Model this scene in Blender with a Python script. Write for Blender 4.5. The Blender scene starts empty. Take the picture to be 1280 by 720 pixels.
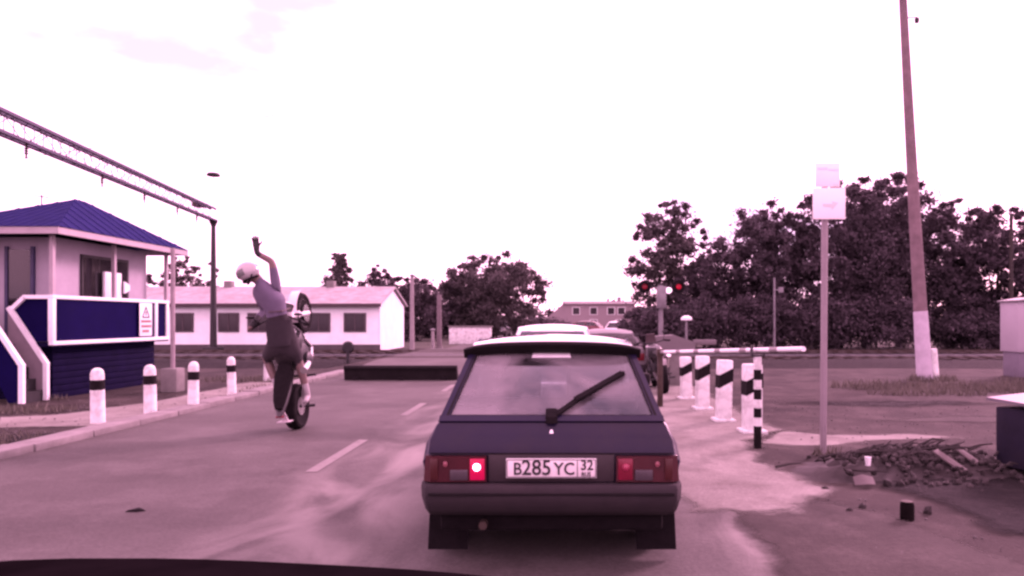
import bpy, bmesh, math, random
import numpy as np
from mathutils import Vector, Matrix, Euler
R = math.radians
random.seed(7)
sc = bpy.context.scene
COL = sc.collection

# ------------------------------------------------------------------ camera, sky, sun, exposure
F, VX, VY, EYE = 880.0, 700.0, 400.0, 1.5          # focal length and vanishing point in 1280x720 pixels, eye height
cam = bpy.data.cameras.new('camera'); co = bpy.data.objects.new('camera', cam); COL.objects.link(co)
co.location = (0, 0, EYE); co.rotation_euler = (R(90), 0, 0)
cam.sensor_width = 36; cam.lens = 36*F/1280
cam.shift_x = (640-VX)/1280; cam.shift_y = (VY-360)/1280
cam.clip_start = 0.05; cam.clip_end = 3000
sc.camera = co

SUN_EL, SUN_AZ = R(27), R(44)                       # azimuth clockwise from +Y (ahead) towards +X (right)
world = bpy.data.worlds.new('World'); sc.world = world; world.use_nodes = True
nt = world.node_tree; nt.nodes.clear()
def wn(t, **k):
    n = nt.nodes.new(t)
    for a, b in k.items(): setattr(n, a, b)
    return n
out = wn('ShaderNodeOutputWorld'); bg = wn('ShaderNodeBackground'); bg.inputs['Strength'].default_value = 0.115
sky = wn('ShaderNodeTexSky', sky_type='NISHITA', sun_disc=False, sun_elevation=SUN_EL, sun_rotation=SUN_AZ)
tc = wn('ShaderNodeTexCoord'); mp = wn('ShaderNodeMapping'); mp.inputs['Scale'].default_value = (1.2, 1.2, 3.2); mp.inputs['Rotation'].default_value = (0, 0, R(183))
nz = wn('ShaderNodeTexNoise'); nz.inputs['Scale'].default_value = 1.6; nz.inputs['Detail'].default_value = 6; nz.inputs['Roughness'].default_value = .55
cr = wn('ShaderNodeValToRGB')
cr.color_ramp.elements[0].position = .345; cr.color_ramp.elements[0].color = (3.8, 4.75, 5.2, 1)
cr.color_ramp.elements[1].position = .50; cr.color_ramp.elements[1].color = (10.2, 9.8, 9.4, 1)
mx = wn('ShaderNodeMix', data_type='RGBA'); mx.inputs[0].default_value = .82
nt.links.new(tc.outputs['Generated'], mp.inputs[0]); nt.links.new(mp.outputs[0], nz.inputs['Vector'])
nt.links.new(nz.outputs['Fac'], cr.inputs[0]); nt.links.new(sky.outputs[0], mx.inputs[6]); nt.links.new(cr.outputs[0], mx.inputs[7])
nt.links.new(mx.outputs[2], bg.inputs[0]); nt.links.new(bg.outputs[0], out.inputs[0])

sl = bpy.data.lights.new('sun', 'SUN'); sl.energy = 1.5; sl.angle = R(12); sl.color = (1, .96, .9)
so = bpy.data.objects.new('sun', sl); COL.objects.link(so)
sd = Vector((math.sin(SUN_AZ)*math.cos(SUN_EL), math.cos(SUN_AZ)*math.cos(SUN_EL), math.sin(SUN_EL)))
so.rotation_euler = sd.to_track_quat('Z', 'Y').to_euler(); so.location = (20, 10, 30)

vs = sc.view_settings
vs.view_transform = 'Standard'; vs.look = 'None'; vs.gamma = 1; vs.use_curve_mapping = False
vs.exposure = 1.12
vs.use_white_balance = True                        # the camera's own magenta cast
vs.white_balance_whitepoint = (0.385, 1.20, 0.77)
sc.cycles.filter_width = 2.7
sc.cycles.max_bounces = 8; sc.cycles.transparent_max_bounces = 12

# ------------------------------------------------------------------ helpers
def at(px, py, Y): return Vector(((px-VX)/F*Y, Y, EYE-(py-VY)/F*Y))
def gp(px, py):
    Y = EYE*F/(py-VY); return Vector(((px-VX)/F*Y, Y, 0))

def mat(name, col, rough=.8, var=.18, scale=6, metallic=0, bump=0, spec=.4, coat=0, dirt=None, dscale=1.5, damt=.5, emit=None):
    m = bpy.data.materials.new(name); m.use_nodes = True
    n = m.node_tree; b = n.nodes['Principled BSDF']
    b.inputs['Roughness'].default_value = rough; b.inputs['Metallic'].default_value = metallic
    b.inputs['Specular IOR Level'].default_value = spec; b.inputs['Coat Weight'].default_value = coat
    t = n.nodes.new('ShaderNodeTexCoord'); z = n.nodes.new('ShaderNodeTexNoise')
    z.inputs['Scale'].default_value = scale; z.inputs['Detail'].default_value = 5; z.inputs['Roughness'].default_value = .65
    n.links.new(t.outputs['Object'], z.inputs['Vector'])
    r = n.nodes.new('ShaderNodeValToRGB')
    r.color_ramp.elements[0].position = .3; r.color_ramp.elements[1].position = .7
    r.color_ramp.elements[0].color = tuple(c*(1-var) for c in col)+(1,)
    r.color_ramp.elements[1].color = tuple(min(1, c*(1+var)) for c in col)+(1,)
    n.links.new(z.outputs['Fac'], r.inputs[0]); last = r.outputs[0]
    if dirt:
        z2 = n.nodes.new('ShaderNodeTexNoise'); z2.inputs['Scale'].default_value = dscale; z2.inputs['Detail'].default_value = 7; z2.inputs['Roughness'].default_value = .7
        n.links.new(t.outputs['Object'], z2.inputs['Vector'])
        r2 = n.nodes.new('ShaderNodeMapRange'); r2.inputs[1].default_value = .45; r2.inputs[2].default_value = .7; r2.inputs[3].default_value = 0; r2.inputs[4].default_value = damt
        n.links.new(z2.outputs['Fac'], r2.inputs[0])
        x = n.nodes.new('ShaderNodeMix'); x.data_type = 'RGBA'; x.inputs[7].default_value = tuple(dirt)+(1,)
        n.links.new(r2.outputs[0], x.inputs[0]); n.links.new(last, x.inputs[6]); last = x.outputs[2]
    n.links.new(last, b.inputs['Base Color'])
    if bump:
        bp = n.nodes.new('ShaderNodeBump'); bp.inputs['Strength'].default_value = bump; bp.inputs['Distance'].default_value = .02
        n.links.new(z.outputs['Fac'], bp.inputs['Height']); n.links.new(bp.outputs[0], b.inputs['Normal'])
    if emit:
        b.inputs['Emission Color'].default_value = tuple(emit[:3])+(1,); b.inputs['Emission Strength'].default_value = emit[3]
    return m

def glass(name, tint=(.75, .78, .8), film=.12, filmcol=(.3, .3, .3), fscale=3):
    m = bpy.data.materials.new(name); m.use_nodes = True; n = m.node_tree; n.nodes.clear()
    o = n.nodes.new('ShaderNodeOutputMaterial'); tr = n.nodes.new('ShaderNodeBsdfTransparent'); tr.inputs[0].default_value = tint+(1,)
    gl = n.nodes.new('ShaderNodeBsdfGlossy'); gl.inputs['Roughness'].default_value = .03
    fr = n.nodes.new('ShaderNodeFresnel'); fr.inputs[0].default_value = 1.5
    a = n.nodes.new('ShaderNodeMixShader'); n.links.new(fr.outputs[0], a.inputs[0]); n.links.new(tr.outputs[0], a.inputs[1]); n.links.new(gl.outputs[0], a.inputs[2])
    df = n.nodes.new('ShaderNodeBsdfDiffuse'); df.inputs[0].default_value = filmcol+(1,)
    t = n.nodes.new('ShaderNodeTexCoord'); z = n.nodes.new('ShaderNodeTexNoise'); z.inputs['Scale'].default_value = fscale; z.inputs['Detail'].default_value = 5; z.inputs['Distortion'].default_value = .8
    n.links.new(t.outputs['Object'], z.inputs['Vector'])
    mr = n.nodes.new('ShaderNodeMapRange'); mr.inputs[1].default_value = .36; mr.inputs[2].default_value = .64; mr.inputs[3].default_value = film*.1; mr.inputs[4].default_value = film*2.1
    n.links.new(z.outputs['Fac'], mr.inputs[0])
    b = n.nodes.new('ShaderNodeMixShader'); n.links.new(mr.outputs[0], b.inputs[0]); n.links.new(a.outputs[0], b.inputs[1]); n.links.new(df.outputs[0], b.inputs[2])
    n.links.new(b.outputs[0], o.inputs[0]); return m

class MB:
    """Collects shapes into one bmesh; points are given in world space and stored relative to origin o, or through matrix xf."""
    def __init__(s, o=(0, 0, 0), xf=None):
        s.bm = bmesh.new(); s.M = (xf if xf else Matrix()); s.M = Matrix.Translation(-Vector(o)) @ s.M
    def v(s, p): return s.bm.verts.new(s.M @ Vector(p))
    def face(s, pts, mi=0):
        f = s.bm.faces.new([s.v(p) for p in pts]); f.material_index = mi; return f
    def loft(s, rings, caps=True, closed=True, mi=0):
        vv = [[s.v(p) for p in r] for r in rings]; n = len(vv[0])
        for a, b in zip(vv[:-1], vv[1:]):
            for i in range(n if closed else n-1):
                j = (i+1) % n
                try: f = s.bm.faces.new((a[i], a[j], b[j], b[i])); f.material_index = mi
                except ValueError: pass
        if caps:
            for r in (vv[0][::-1], vv[-1]):
                try: f = s.bm.faces.new(r); f.material_index = mi
                except ValueError: pass
        return s
    def box(s, c, size, rot=None, bevel=0, mi=0):
        m = rot.to_matrix() if isinstance(rot, Euler) else (rot or Matrix.Identity(3))
        vs_ = [s.bm.verts.new(s.M @ (Vector(c)+m @ Vector((x*size[0]/2, y*size[1]/2, z*size[2]/2)))) for x in (-1, 1) for y in (-1, 1) for z in (-1, 1)]
        fs = []
        for q in ((0, 1, 3, 2), (4, 6, 7, 5), (0, 4, 5, 1), (2, 3, 7, 6), (0, 2, 6, 4), (1, 5, 7, 3)):
            f = s.bm.faces.new([vs_[i] for i in q]); f.material_index = mi; fs.append(f)
        if bevel:
            es = list({e for f in fs for e in f.edges})
            bmesh.ops.bevel(s.bm, geom=es, offset=bevel, segments=2, affect='EDGES', profile=.5, material=mi)
        return s
    def span(s, a, b, bevel=0, mi=0):
        a, b = Vector(a), Vector(b)
        return s.box((a+b)/2, (abs(b.x-a.x), abs(b.y-a.y), abs(b.z-a.z)), None, bevel, mi)
    def bar(s, p0, p1, w, h, up=(0, 0, 1), mi=0, bevel=0):
        p0, p1 = Vector(p0), Vector(p1); d = p1-p0; L = d.length; d.normalize()
        u = Vector(up); x = d.cross(u)
        if x.length < 1e-4: x = d.cross(Vector((0, 1, 0)))
        x.normalize(); u = x.cross(d)
        m = Matrix((x, d, u)).transposed()
        return s.box((p0+p1)/2, (w, L, h), m, bevel, mi)
    def tube(s, pts, radii, n=10, mi=0, caps=True):
        pts = [Vector(p) for p in pts]
        if not hasattr(radii, '__len__'): radii = [radii]*len(pts)
        rings = []; x = None
        for i, p in enumerate(pts):
            d = (pts[min(i+1, len(pts)-1)]-pts[max(i-1, 0)]).normalized()
            if x is None:
                x = d.cross(Vector((0, 0, 1)))
                if x.length < .05: x = d.cross(Vector((0, 1, 0)))
            x = (x-d*x.dot(d)).normalized(); y = d.cross(x)
            rings.append([p+(x*math.cos(2*math.pi*k/n)+y*math.sin(2*math.pi*k/n))*radii[i] for k in range(n)])
        return s.loft(rings, caps, True, mi)
    def lathe(s, prof, c, axis='Z', n=24, mi=0, caps=True):
        rings = []
        for r, h in prof:
            ring = []
            for k in range(n):
                a = 2*math.pi*k/n; u, w = r*math.cos(a), r*math.sin(a)
                ring.append(Vector(c)+Vector({'Z': (u, w, h), 'X': (h, u, w), 'Y': (w, h, u)}[axis]))
            rings.append(ring)
        return s.loft(rings, caps, True, mi)
    def torus(s, c, Rr, r, axis='X', n=32, k=10, mi=0, flat=1.0):
        rings = []
        for i in range(n+1):
            a = 2*math.pi*i/n; ring = []
            for j in range(k):
                b = 2*math.pi*j/k; rr = Rr+r*math.cos(b); h = r*math.sin(b)*flat
                u, w = rr*math.cos(a), rr*math.sin(a)
                ring.append(Vector(c)+Vector({'X': (h, u, w), 'Y': (w, h, u), 'Z': (u, w, h)}[axis]))
            rings.append(ring)
        return s.loft(rings, False, True, mi)
    def ball(s, c, r, n=16, m=10, mi=0):
        r = (r, r, r) if not hasattr(r, '__len__') else r
        rings = []
        for i in range(1, m):
            a = math.pi*i/m
            rings.append([Vector(c)+Vector((r[0]*math.sin(a)*math.cos(2*math.pi*k/n), r[1]*math.sin(a)*math.sin(2*math.pi*k/n), -r[2]*math.cos(a))) for k in range(n)])
        return s.loft(rings, True, True, mi)
    def slab(s, pts, d, mi=0):
        """extrudes a planar outline along d"""
        d = Vector(d); return s.loft([[Vector(p) for p in pts], [Vector(p)+d for p in pts]], True, True, mi)
    def rock(s, c, r, rnd, mi=0):
        t = bmesh.ops.create_icosphere(s.bm, subdivisions=1, radius=1)['verts']
        sc_ = Vector((r*rnd.uniform(.7, 1.3), r*rnd.uniform(.7, 1.3), r*rnd.uniform(.5, 1)))
        e = Euler((rnd.random()*3, rnd.random()*3, rnd.random()*3)).to_matrix()
        for v in t:
            k = rnd.uniform(.75, 1.15)
            v.co = s.M @ (Vector(c)+e @ Vector((v.co.x*sc_.x*k, v.co.y*sc_.y*k, v.co.z*sc_.z*k)))
        return s

def tag(o, label=None, cat=None, group=None, kind=None):
    for k, v in (('label', label), ('category', cat), ('group', group), ('kind', kind)):
        if v: o[k] = v
    return o
def link(name, me, m, parent=None, loc=None):
    o = bpy.data.objects.new(name, me); COL.objects.link(o)
    for q in (m if isinstance(m, (list, tuple)) else [m]):
        if q: me.materials.append(q)
    if parent: o.parent = parent
    if loc is not None: o.location = loc
    return o
def obj(name, mb, m, parent=None, loc=None, smooth=35):
    bmesh.ops.remove_doubles(mb.bm, verts=mb.bm.verts, dist=1e-5)
    bmesh.ops.recalc_face_normals(mb.bm, faces=mb.bm.faces)
    me = bpy.data.meshes.new(name); mb.bm.to_mesh(me); mb.bm.free()
    if smooth:
        me.shade_smooth(); me.set_sharp_from_angle(angle=R(smooth))
    return link(name, me, m, parent, loc)
def empty(name, loc, label, cat, group=None, rot=(0, 0, 0)):
    o = bpy.data.objects.new(name, None); COL.objects.link(o); o.location = loc; o.rotation_euler = rot
    o.empty_display_size = .2
    return tag(o, label, cat, group)
def kids(o): return [c for c in bpy.data.objects if c.parent == o]
def copy_tree(o, parent=None):
    c = o.copy(); COL.objects.link(c)
    if parent: c.parent = parent
    for ch in kids(o): copy_tree(ch, c)
    return c
def text_mesh(body, size, depth=.002):
    cu = bpy.data.curves.new('lettering', 'FONT'); cu.body = body; cu.size = size; cu.extrude = depth
    cu.offset = size*.012; cu.align_x = 'CENTER'; cu.align_y = 'CENTER'; cu.resolution_u = 3
    o = bpy.data.objects.new('lettering', cu); COL.objects.link(o)
    me = bpy.data.meshes.new_from_object(o.evaluated_get(bpy.context.evaluated_depsgraph_get()))
    bpy.data.objects.remove(o); bpy.data.curves.remove(cu); return me

# ------------------------------------------------------------------ materials
M = {}
M['white'] = mat('white_paint', (.66, .70, .68), .65, .14, 7, bump=.15, dirt=(.24, .22, .2), dscale=5, damt=.75)
M['white_clean'] = mat('white_trim_paint', (.74, .78, .78), .5, .06, 9)
M['black'] = mat('black_paint', (.009, .007, .008), .8, .3, 9, spec=.1)
M['rubber'] = mat('rubber', (0.0075, 0.006, 0.00675), .9, .3, 20, spec=.1)
M['concrete'] = mat('concrete', (0.165, 0.1575, 0.15), .9, .2, 5, bump=.3)
M['steel'] = mat('galvanised_steel', (0.18, 0.18, 0.1875), .5, .2, 6, metallic=.5)
M['rust'] = mat('rusty_steel', (0.045, 0.03, 0.0225), .8, .35, 8, bump=.2)
M['chrome'] = mat('polished_metal', (.7, .7, .7), .22, .1, 6, metallic=1)
M['dark_metal'] = mat('dark_metal', (0.0225, 0.0225, 0.024), .5, .3, 8, metallic=.3)
M['wood'] = mat('weathered_wood', (0.1275, 0.105, 0.09), .85, .3, 6, bump=.3)
M['bark'] = mat('bark', (0.0375, 0.03225, 0.0285), .95, .35, 9, bump=.5)

# ------------------------------------------------------------------ ground, road, verges, railway
def ground_material(name, a, b, c, s1, s2, bump=.5):
    m = bpy.data.materials.new(name); m.use_nodes = True; n = m.node_tree; bs = n.nodes['Principled BSDF']
    bs.inputs['Roughness'].default_value = .95; bs.inputs['Specular IOR Level'].default_value = .2
    t = n.nodes.new('ShaderNodeTexCoord')
    def noise(sc_, det, rg, dist=0):
        z = n.nodes.new('ShaderNodeTexNoise'); z.inputs['Scale'].default_value = sc_; z.inputs['Detail'].default_value = det; z.inputs['Roughness'].default_value = rg
        z.inputs['Distortion'].default_value = dist
        n.links.new(t.outputs['Object'], z.inputs['Vector']); return z
    z1, z2, z3 = noise(s1, 8, .62, .6), noise(s2, 6, .7), noise(38, 4, .7)
    r1 = n.nodes.new('ShaderNodeValToRGB')
    for e, p, col in zip((r1.color_ramp.elements[0], r1.color_ramp.elements[1]), (.36, .62), (a, b)): e.position = p; e.color = col+(1,)
    n.links.new(z1.outputs['Fac'], r1.inputs[0])
    mr = n.nodes.new('ShaderNodeMapRange'); mr.inputs[1].default_value = .48; mr.inputs[2].default_value = .68; mr.inputs[4].default_value = .8
    n.links.new(z2.outputs['Fac'], mr.inputs[0])
    x = n.nodes.new('ShaderNodeMix'); x.data_type = 'RGBA'; x.inputs[7].default_value = c+(1,)
    n.links.new(mr.outputs[0], x.inputs[0]); n.links.new(r1.outputs[0], x.inputs[6])
    g = n.nodes.new('ShaderNodeMapRange'); g.inputs[1].default_value = .25; g.inputs[2].default_value = .75; g.inputs[3].default_value = .72; g.inputs[4].default_value = 1.25
    n.links.new(z3.outputs['Fac'], g.inputs[0])
    y = n.nodes.new('ShaderNodeVectorMath'); y.operation = 'SCALE'; n.links.new(x.outputs[2], y.inputs[0]); n.links.new(g.outputs[0], y.inputs['Scale'])
    n.links.new(y.outputs[0], bs.inputs['Base Color'])
    bp = n.nodes.new('ShaderNodeBump'); bp.inputs['Strength'].default_value = bump; bp.inputs['Distance'].default_value = .04
    ad = n.nodes.new('ShaderNodeMath'); ad.operation = 'ADD'; n.links.new(z2.outputs['Fac'], ad.inputs[0]); n.links.new(z3.outputs['Fac'], ad.inputs[1])
    n.links.new(ad.outputs[0], bp.inputs['Height']); n.links.new(bp.outputs[0], bs.inputs['Normal'])
    return m
M['dirt'] = ground_material('bare_dirt', (0.0137, 0.01028, 0.009337), (0.04108, 0.03237, 0.02864), (0.07159, 0.05976, 0.05291), .5, 1.5)
M['dust'] = ground_material('pale_dust', (0.1613, 0.15, 0.1335), (0.24, 0.2288, 0.2063), (0.1125, 0.1013, 0.09), .6, 1.6, .4)
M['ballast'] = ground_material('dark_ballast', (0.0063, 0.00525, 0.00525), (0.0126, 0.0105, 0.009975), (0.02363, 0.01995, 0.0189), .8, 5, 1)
M['far'] = ground_material('rough_grass', (0.0375, 0.0375, 0.03), (0.0675, 0.06375, 0.0525), (0.09, 0.0825, 0.0675), .3, 1.1)

def asphalt():
    m = ground_material('worn_asphalt', (0.0585, 0.0525, 0.04875), (0.0855, 0.07875, 0.0735), (0.1087, 0.1013, 0.0945), .28, .9, .22)
    n = m.node_tree; bs = n.nodes['Principled BSDF']
    base = bs.inputs['Base Color'].links[0].from_socket
    t = [q for q in n.nodes if q.type == 'TEX_COORD'][0]
    # dusty swirls drawn out along the wheel tracks, and dark patches
    mp = n.nodes.new('ShaderNodeMapping'); mp.inputs['Scale'].default_value = (1, .42, 1); mp.inputs['Rotation'].default_value = (0, 0, R(-14))
    n.links.new(t.outputs['Object'], mp.inputs[0])
    z = n.nodes.new('ShaderNodeTexNoise'); z.inputs['Scale'].default_value = 1.15; z.inputs['Detail'].default_value = 6; z.inputs['Distortion'].default_value = 1.2
    n.links.new(mp.outputs[0], z.inputs['Vector'])
    sx = n.nodes.new('ShaderNodeSeparateXYZ'); n.links.new(t.outputs['Object'], sx.inputs[0])
    def band(c, w):      # a soft strip round x = c
        a = n.nodes.new('ShaderNodeMath'); a.operation = 'SUBTRACT'; a.inputs[1].default_value = c; n.links.new(sx.outputs[0], a.inputs[0])
        b = n.nodes.new('ShaderNodeMath'); b.operation = 'ABSOLUTE'; n.links.new(a.outputs[0], b.inputs[0])
        e = n.nodes.new('ShaderNodeMapRange'); e.inputs[1].default_value = 0; e.inputs[2].default_value = w; e.inputs[3].default_value = 1; e.inputs[4].default_value = 0
        e.interpolation_type = 'SMOOTHSTEP'; n.links.new(b.outputs[0], e.inputs[0]); return e
    b1, b2 = band(-1.75, 1.0), band(1.5, .9)
    mxn = n.nodes.new('ShaderNodeMath'); mxn.operation = 'MAXIMUM'; n.links.new(b1.outputs[0], mxn.inputs[0]); n.links.new(b2.outputs[0], mxn.inputs[1])
    r = n.nodes.new('ShaderNodeMapRange'); r.inputs[1].default_value = .42; r.inputs[2].default_value = .64; r.inputs[4].default_value = .75
    n.links.new(z.outputs['Fac'], r.inputs[0])
    mu = n.nodes.new('ShaderNodeMath'); mu.operation = 'MULTIPLY'; n.links.new(r.outputs[0], mu.inputs[0]); n.links.new(mxn.outputs[0], mu.inputs[1])
    x = n.nodes.new('ShaderNodeMix'); x.data_type = 'RGBA'; x.inputs[7].default_value = (.26, .245, .225, 1)
    n.links.new(mu.outputs[0], x.inputs[0]); n.links.new(base, x.inputs[6])
    # tar-darkened streaks across the lane
    mp2 = n.nodes.new('ShaderNodeMapping'); mp2.inputs['Scale'].default_value = (.22, .75, 1); n.links.new(t.outputs['Object'], mp2.inputs[0])
    z2 = n.nodes.new('ShaderNodeTexNoise'); z2.inputs['Scale'].default_value = 1.0; z2.inputs['Detail'].default_value = 5; n.links.new(mp2.outputs[0], z2.inputs['Vector'])
    r2 = n.nodes.new('ShaderNodeMapRange'); r2.inputs[1].default_value = .5; r2.inputs[2].default_value = .68; r2.inputs[3].default_value = 1; r2.inputs[4].default_value = .72
    n.links.new(z2.outputs['Fac'], r2.inputs[0])
    y = n.nodes.new('ShaderNodeVectorMath'); y.operation = 'SCALE'; n.links.new(x.outputs[2], y.inputs[0]); n.links.new(r2.outputs[0], y.inputs['Scale'])
    n.links.new(y.outputs[0], bs.inputs['Base Color']); bs.inputs['Roughness'].default_value = .8
    return m
M['asphalt'] = asphalt()

b = MB(); b.face([(-700, -60, 0), (700, -60, 0), (700, 1500, 0), (-700, 1500, 0)])
tag(obj('ground', b, M['dirt'], smooth=0), kind='structure')
b = MB(); b.face([(-700, 37.5, .004), (700, 37.5, .004), (700, 1500, .004), (-700, 1500, .004)])
tag(obj('field', b, M['far'], smooth=0), kind='structure')

CR = .2                                            # height of the crossing
def road_z(y):
    k = np.clip((y-18.5)/4.5, 0, 1) if y < 27 else np.clip((36.5-y)/5, 0, 1)
    return float(CR*(k*k*(3-2*k)))
ys = [-30, -5, 0, 5, 10, 15]+[17+.5*i for i in range(42)]+[40, 50, 70, 100, 160, 260]
b = MB()
xl, xr = -5.95, 1.7
vv = [[b.v((x, y, .008+road_z(y))) for x in (xl, -2.4, xr)] for y in ys]
for a, c in zip(vv[:-1], vv[1:]):
    for i in range(2): b.bm.faces.new((a[i], a[i+1], c[i+1], c[i]))
tag(obj('road', b, M['asphalt'], smooth=60), kind='structure')
b = MB()
for s_, xe in ((-1, xl), (1, xr)):
    rows = [[(xe, y, .004+road_z(y)), (xe+s_*.35, y, .002+road_z(y)*.96), (xe+s_*(1.3 if road_z(y) > 0 else .4), y, -.01)] for y in ys if 18 <= y <= 40]
    b.loft(rows, False, False)
tag(obj('road_embankment', b, M['dirt'], smooth=60), kind='structure')
# worn centre dashes painted on the asphalt
M['mark'] = mat('worn_road_paint', (.19, .178, .165), .8, .35, 5, dirt=(.088, .08, .074), dscale=5, damt=1.0)
b = MB()
for y0, y1 in ((6.9, 8.75), (11.0, 12.6), (14.7, 16.2)):
    b.face([(-2.5, y0, .0125), (-2.38, y0, .0125), (-2.38, y1, .0125), (-2.5, y1, .0125)])
tag(obj('centre_line', b, M['mark'], smooth=0), kind='structure')
# pale kerb strip along the left edge
M['kerb'] = mat('dusty_kerb_concrete', (0.1875, 0.1762, 0.1688), .9, .22, 3, bump=.3, dirt=(0.105, 0.0975, 0.09), dscale=2)
b = MB(); rnd = random.Random(3); y = -6.0
while y < 19.5:
    L = 1.0; dz = rnd.uniform(-.012, .012)
    b.box((-6.14+rnd.uniform(-.02, .02), y+L/2, .03+dz), (.34, L-.012, .11), None, .015); y += L
tag(obj('kerb', b, M['kerb']), kind='structure')
# dusty gravel shoulder on the right, ragged outline
def worn(m):
    """a copy of a ground material that wears through to what lies below, in patches, towards the rim"""
    m = m.copy(); n = m.node_tree; bs = n.nodes['Principled BSDF']; o = n.nodes['Material Output']
    a = n.nodes.new('ShaderNodeAttribute'); a.attribute_name = 'cover'; t = n.nodes.new('ShaderNodeTexCoord'); z = n.nodes.new('ShaderNodeTexNoise'); z.inputs['Scale'].default_value = 3.5; z.inputs['Detail'].default_value = 7; z.inputs['Roughness'].default_value = .7
    n.links.new(t.outputs['Object'], z.inputs['Vector'])
    ad = n.nodes.new('ShaderNodeMath'); ad.operation = 'ADD'; n.links.new(a.outputs['Fac'], ad.inputs[0]); n.links.new(z.outputs['Fac'], ad.inputs[1])
    r = n.nodes.new('ShaderNodeMapRange'); r.interpolation_type = 'SMOOTHSTEP'; r.inputs[1].default_value = .62; r.inputs[2].default_value = 1.25; n.links.new(ad.outputs[0], r.inputs[0])
    tr = n.nodes.new('ShaderNodeBsdfTransparent'); x = n.nodes.new('ShaderNodeMixShader'); n.links.new(r.outputs[0], x.inputs[0]); n.links.new(tr.outputs[0], x.inputs[1]); n.links.new(bs.outputs[0], x.inputs[2]); n.links.new(x.outputs[0], o.inputs[0]); return m
def ragged(name, ctr, z, m, jit=.16, seed=1, sub=6, edge=.35):
    rnd = random.Random(seed); pts = []
    for p, q in zip(ctr, ctr[1:]+ctr[:1]):
        for k in range(sub):
            t = k/sub; pts.append((p[0]*(1-t)+q[0]*t+rnd.uniform(-jit, jit), p[1]*(1-t)+q[1]*t+rnd.uniform(-jit, jit), z))
    # a fine sheet whose cover falls from 1 inside to 0 at the outline, so that the patch thins out towards its rim
    P = np.array([(p[0], p[1]) for p in pts]); Q = np.roll(P, -1, 0); st = .14
    gx = np.arange(P[:, 0].min(), P[:, 0].max()+st, st); gy = np.arange(P[:, 1].min(), P[:, 1].max()+st, st)
    X, Y = np.meshgrid(gx, gy, indexing='ij'); G = np.stack([X.ravel(), Y.ravel()], 1)
    d = Q-P; t = np.clip(((G[:, None]-P)*d).sum(2)/(d*d).sum(1), 0, 1); dist = np.linalg.norm(G[:, None]-(P+t[..., None]*d), axis=2).min(1)
    cr_ = ((P[:, 1] > G[:, None, 1]) != (Q[:, 1] > G[:, None, 1])) & (G[:, None, 0] < P[:, 0]+(G[:, None, 1]-P[:, 1])*d[:, 0]/np.where(d[:, 1] == 0, 1e-9, d[:, 1]))
    cov = np.where(cr_.sum(1) % 2 == 1, np.clip(dist/edge, 0, 1), 0); ny = len(gy); F_ = []
    for a in range(len(gx)-1):
        for b_ in range(ny-1):
            q = (a*ny+b_, (a+1)*ny+b_, (a+1)*ny+b_+1, a*ny+b_+1)
            if max(cov[k] for k in q) > 0: F_.append(q)
    me = bpy.data.meshes.new(name); me.from_pydata([(p[0], p[1], z) for p in G], [], F_); me.update()
    at_ = me.attributes.new('cover', 'FLOAT', 'POINT'); at_.data.foreach_set('value', cov.astype(np.float32))
    bq = bmesh.new(); bq.from_mesh(me); bmesh.ops.delete(bq, geom=[v for v in bq.verts if not v.link_faces], context='VERTS'); bq.to_mesh(me); bq.free()
    return tag(link(name, me, worn(m)), kind='structure')
M['mid_dirt'] = ground_material('packed_dirt', (0.02751, 0.02275, 0.0201), (0.04973, 0.0418, 0.03703), (0.06614, 0.05715, 0.0508), .5, 1.4, .3)
ragged('packed_verge', [(1.2, -6), (3.2, -6), (3.4, 0), (3.1, 4), (2.6, 5.6), (1.9, 6.2), (1.25, 6.1), (1.1, 3), (1.0, 0)], .0125, M['mid_dirt'], .06, 6, 8, .35)
ragged('shoulder', [(.9, 5.3), (1.9, 5.35), (2.5, 6.2), (2.2, 7.4), (2.45, 8.6), (3.1, 9.6), (3.05, 12), (3.1, 15), (3.1, 18.6), (1.1, 18.6), (1.0, 12), (.9, 8)], .0165, M['dust'], .06, 5, 6, .3)
ragged('dust_patch', [(2.3, 8.5), (3.2, 8.3), (4.0, 8.7), (5.4, 8.9), (4.6, 9.3), (3.6, 9.2), (3.0, 9.6)], .004, M['dust'], .05, 8, 6, .16)
ragged('dust_strip', [(4.2, 10.4), (6.5, 10.2), (8.6, 10.8), (6.0, 11.0)], .006, M['mid_dirt'], .05, 9, 6, .2)
ragged('soil_and_bin_shade', [(2.3, 6.8), (2.8, 6.0), (2.9, 5.0), (3.4, 4.0), (6.5, 3.6), (7.5, 6.0), (6.5, 8.2), (4.6, 7.9), (3.2, 7.6)], .0145, M['ballast'], .08, 15, 6, .5)  # dark soil by the rubble, spread to paint in the bin's shade
ragged('dark_strip', [(3.2, 12.4), (6, 11.8), (8.5, 12.4), (7.5, 13.4), (4.5, 13.3)], .003, M['ballast'], .08, 16, 6, .9)
ragged('footpath', [(-9.4, 9.4), (-6.33, 9.9), (-6.33, 13.5), (-6.33, 17), (-7.6, 17), (-7.5, 13), (-8.0, 11.1), (-9.6, 10.6)], .007, M['dust'], .06, 11, 6, .2)
ragged('verge', [(-6.33, 7.0), (-6.33, 9.4), (-8.0, 9.2), (-10.0, 9.4), (-10.4, 7.7), (-8, 7.4)], .004, M['ballast'], .06, 12, 6, .3)
b = MB(); b.face([(-9.6, 12.1, .006), (-7.6, 12.4, .006), (-7.3, 16.8, .006), (-9.6, 16.9, .006)])
tag(obj('yard', b, M['dirt'], smooth=0), kind='structure')

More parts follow.
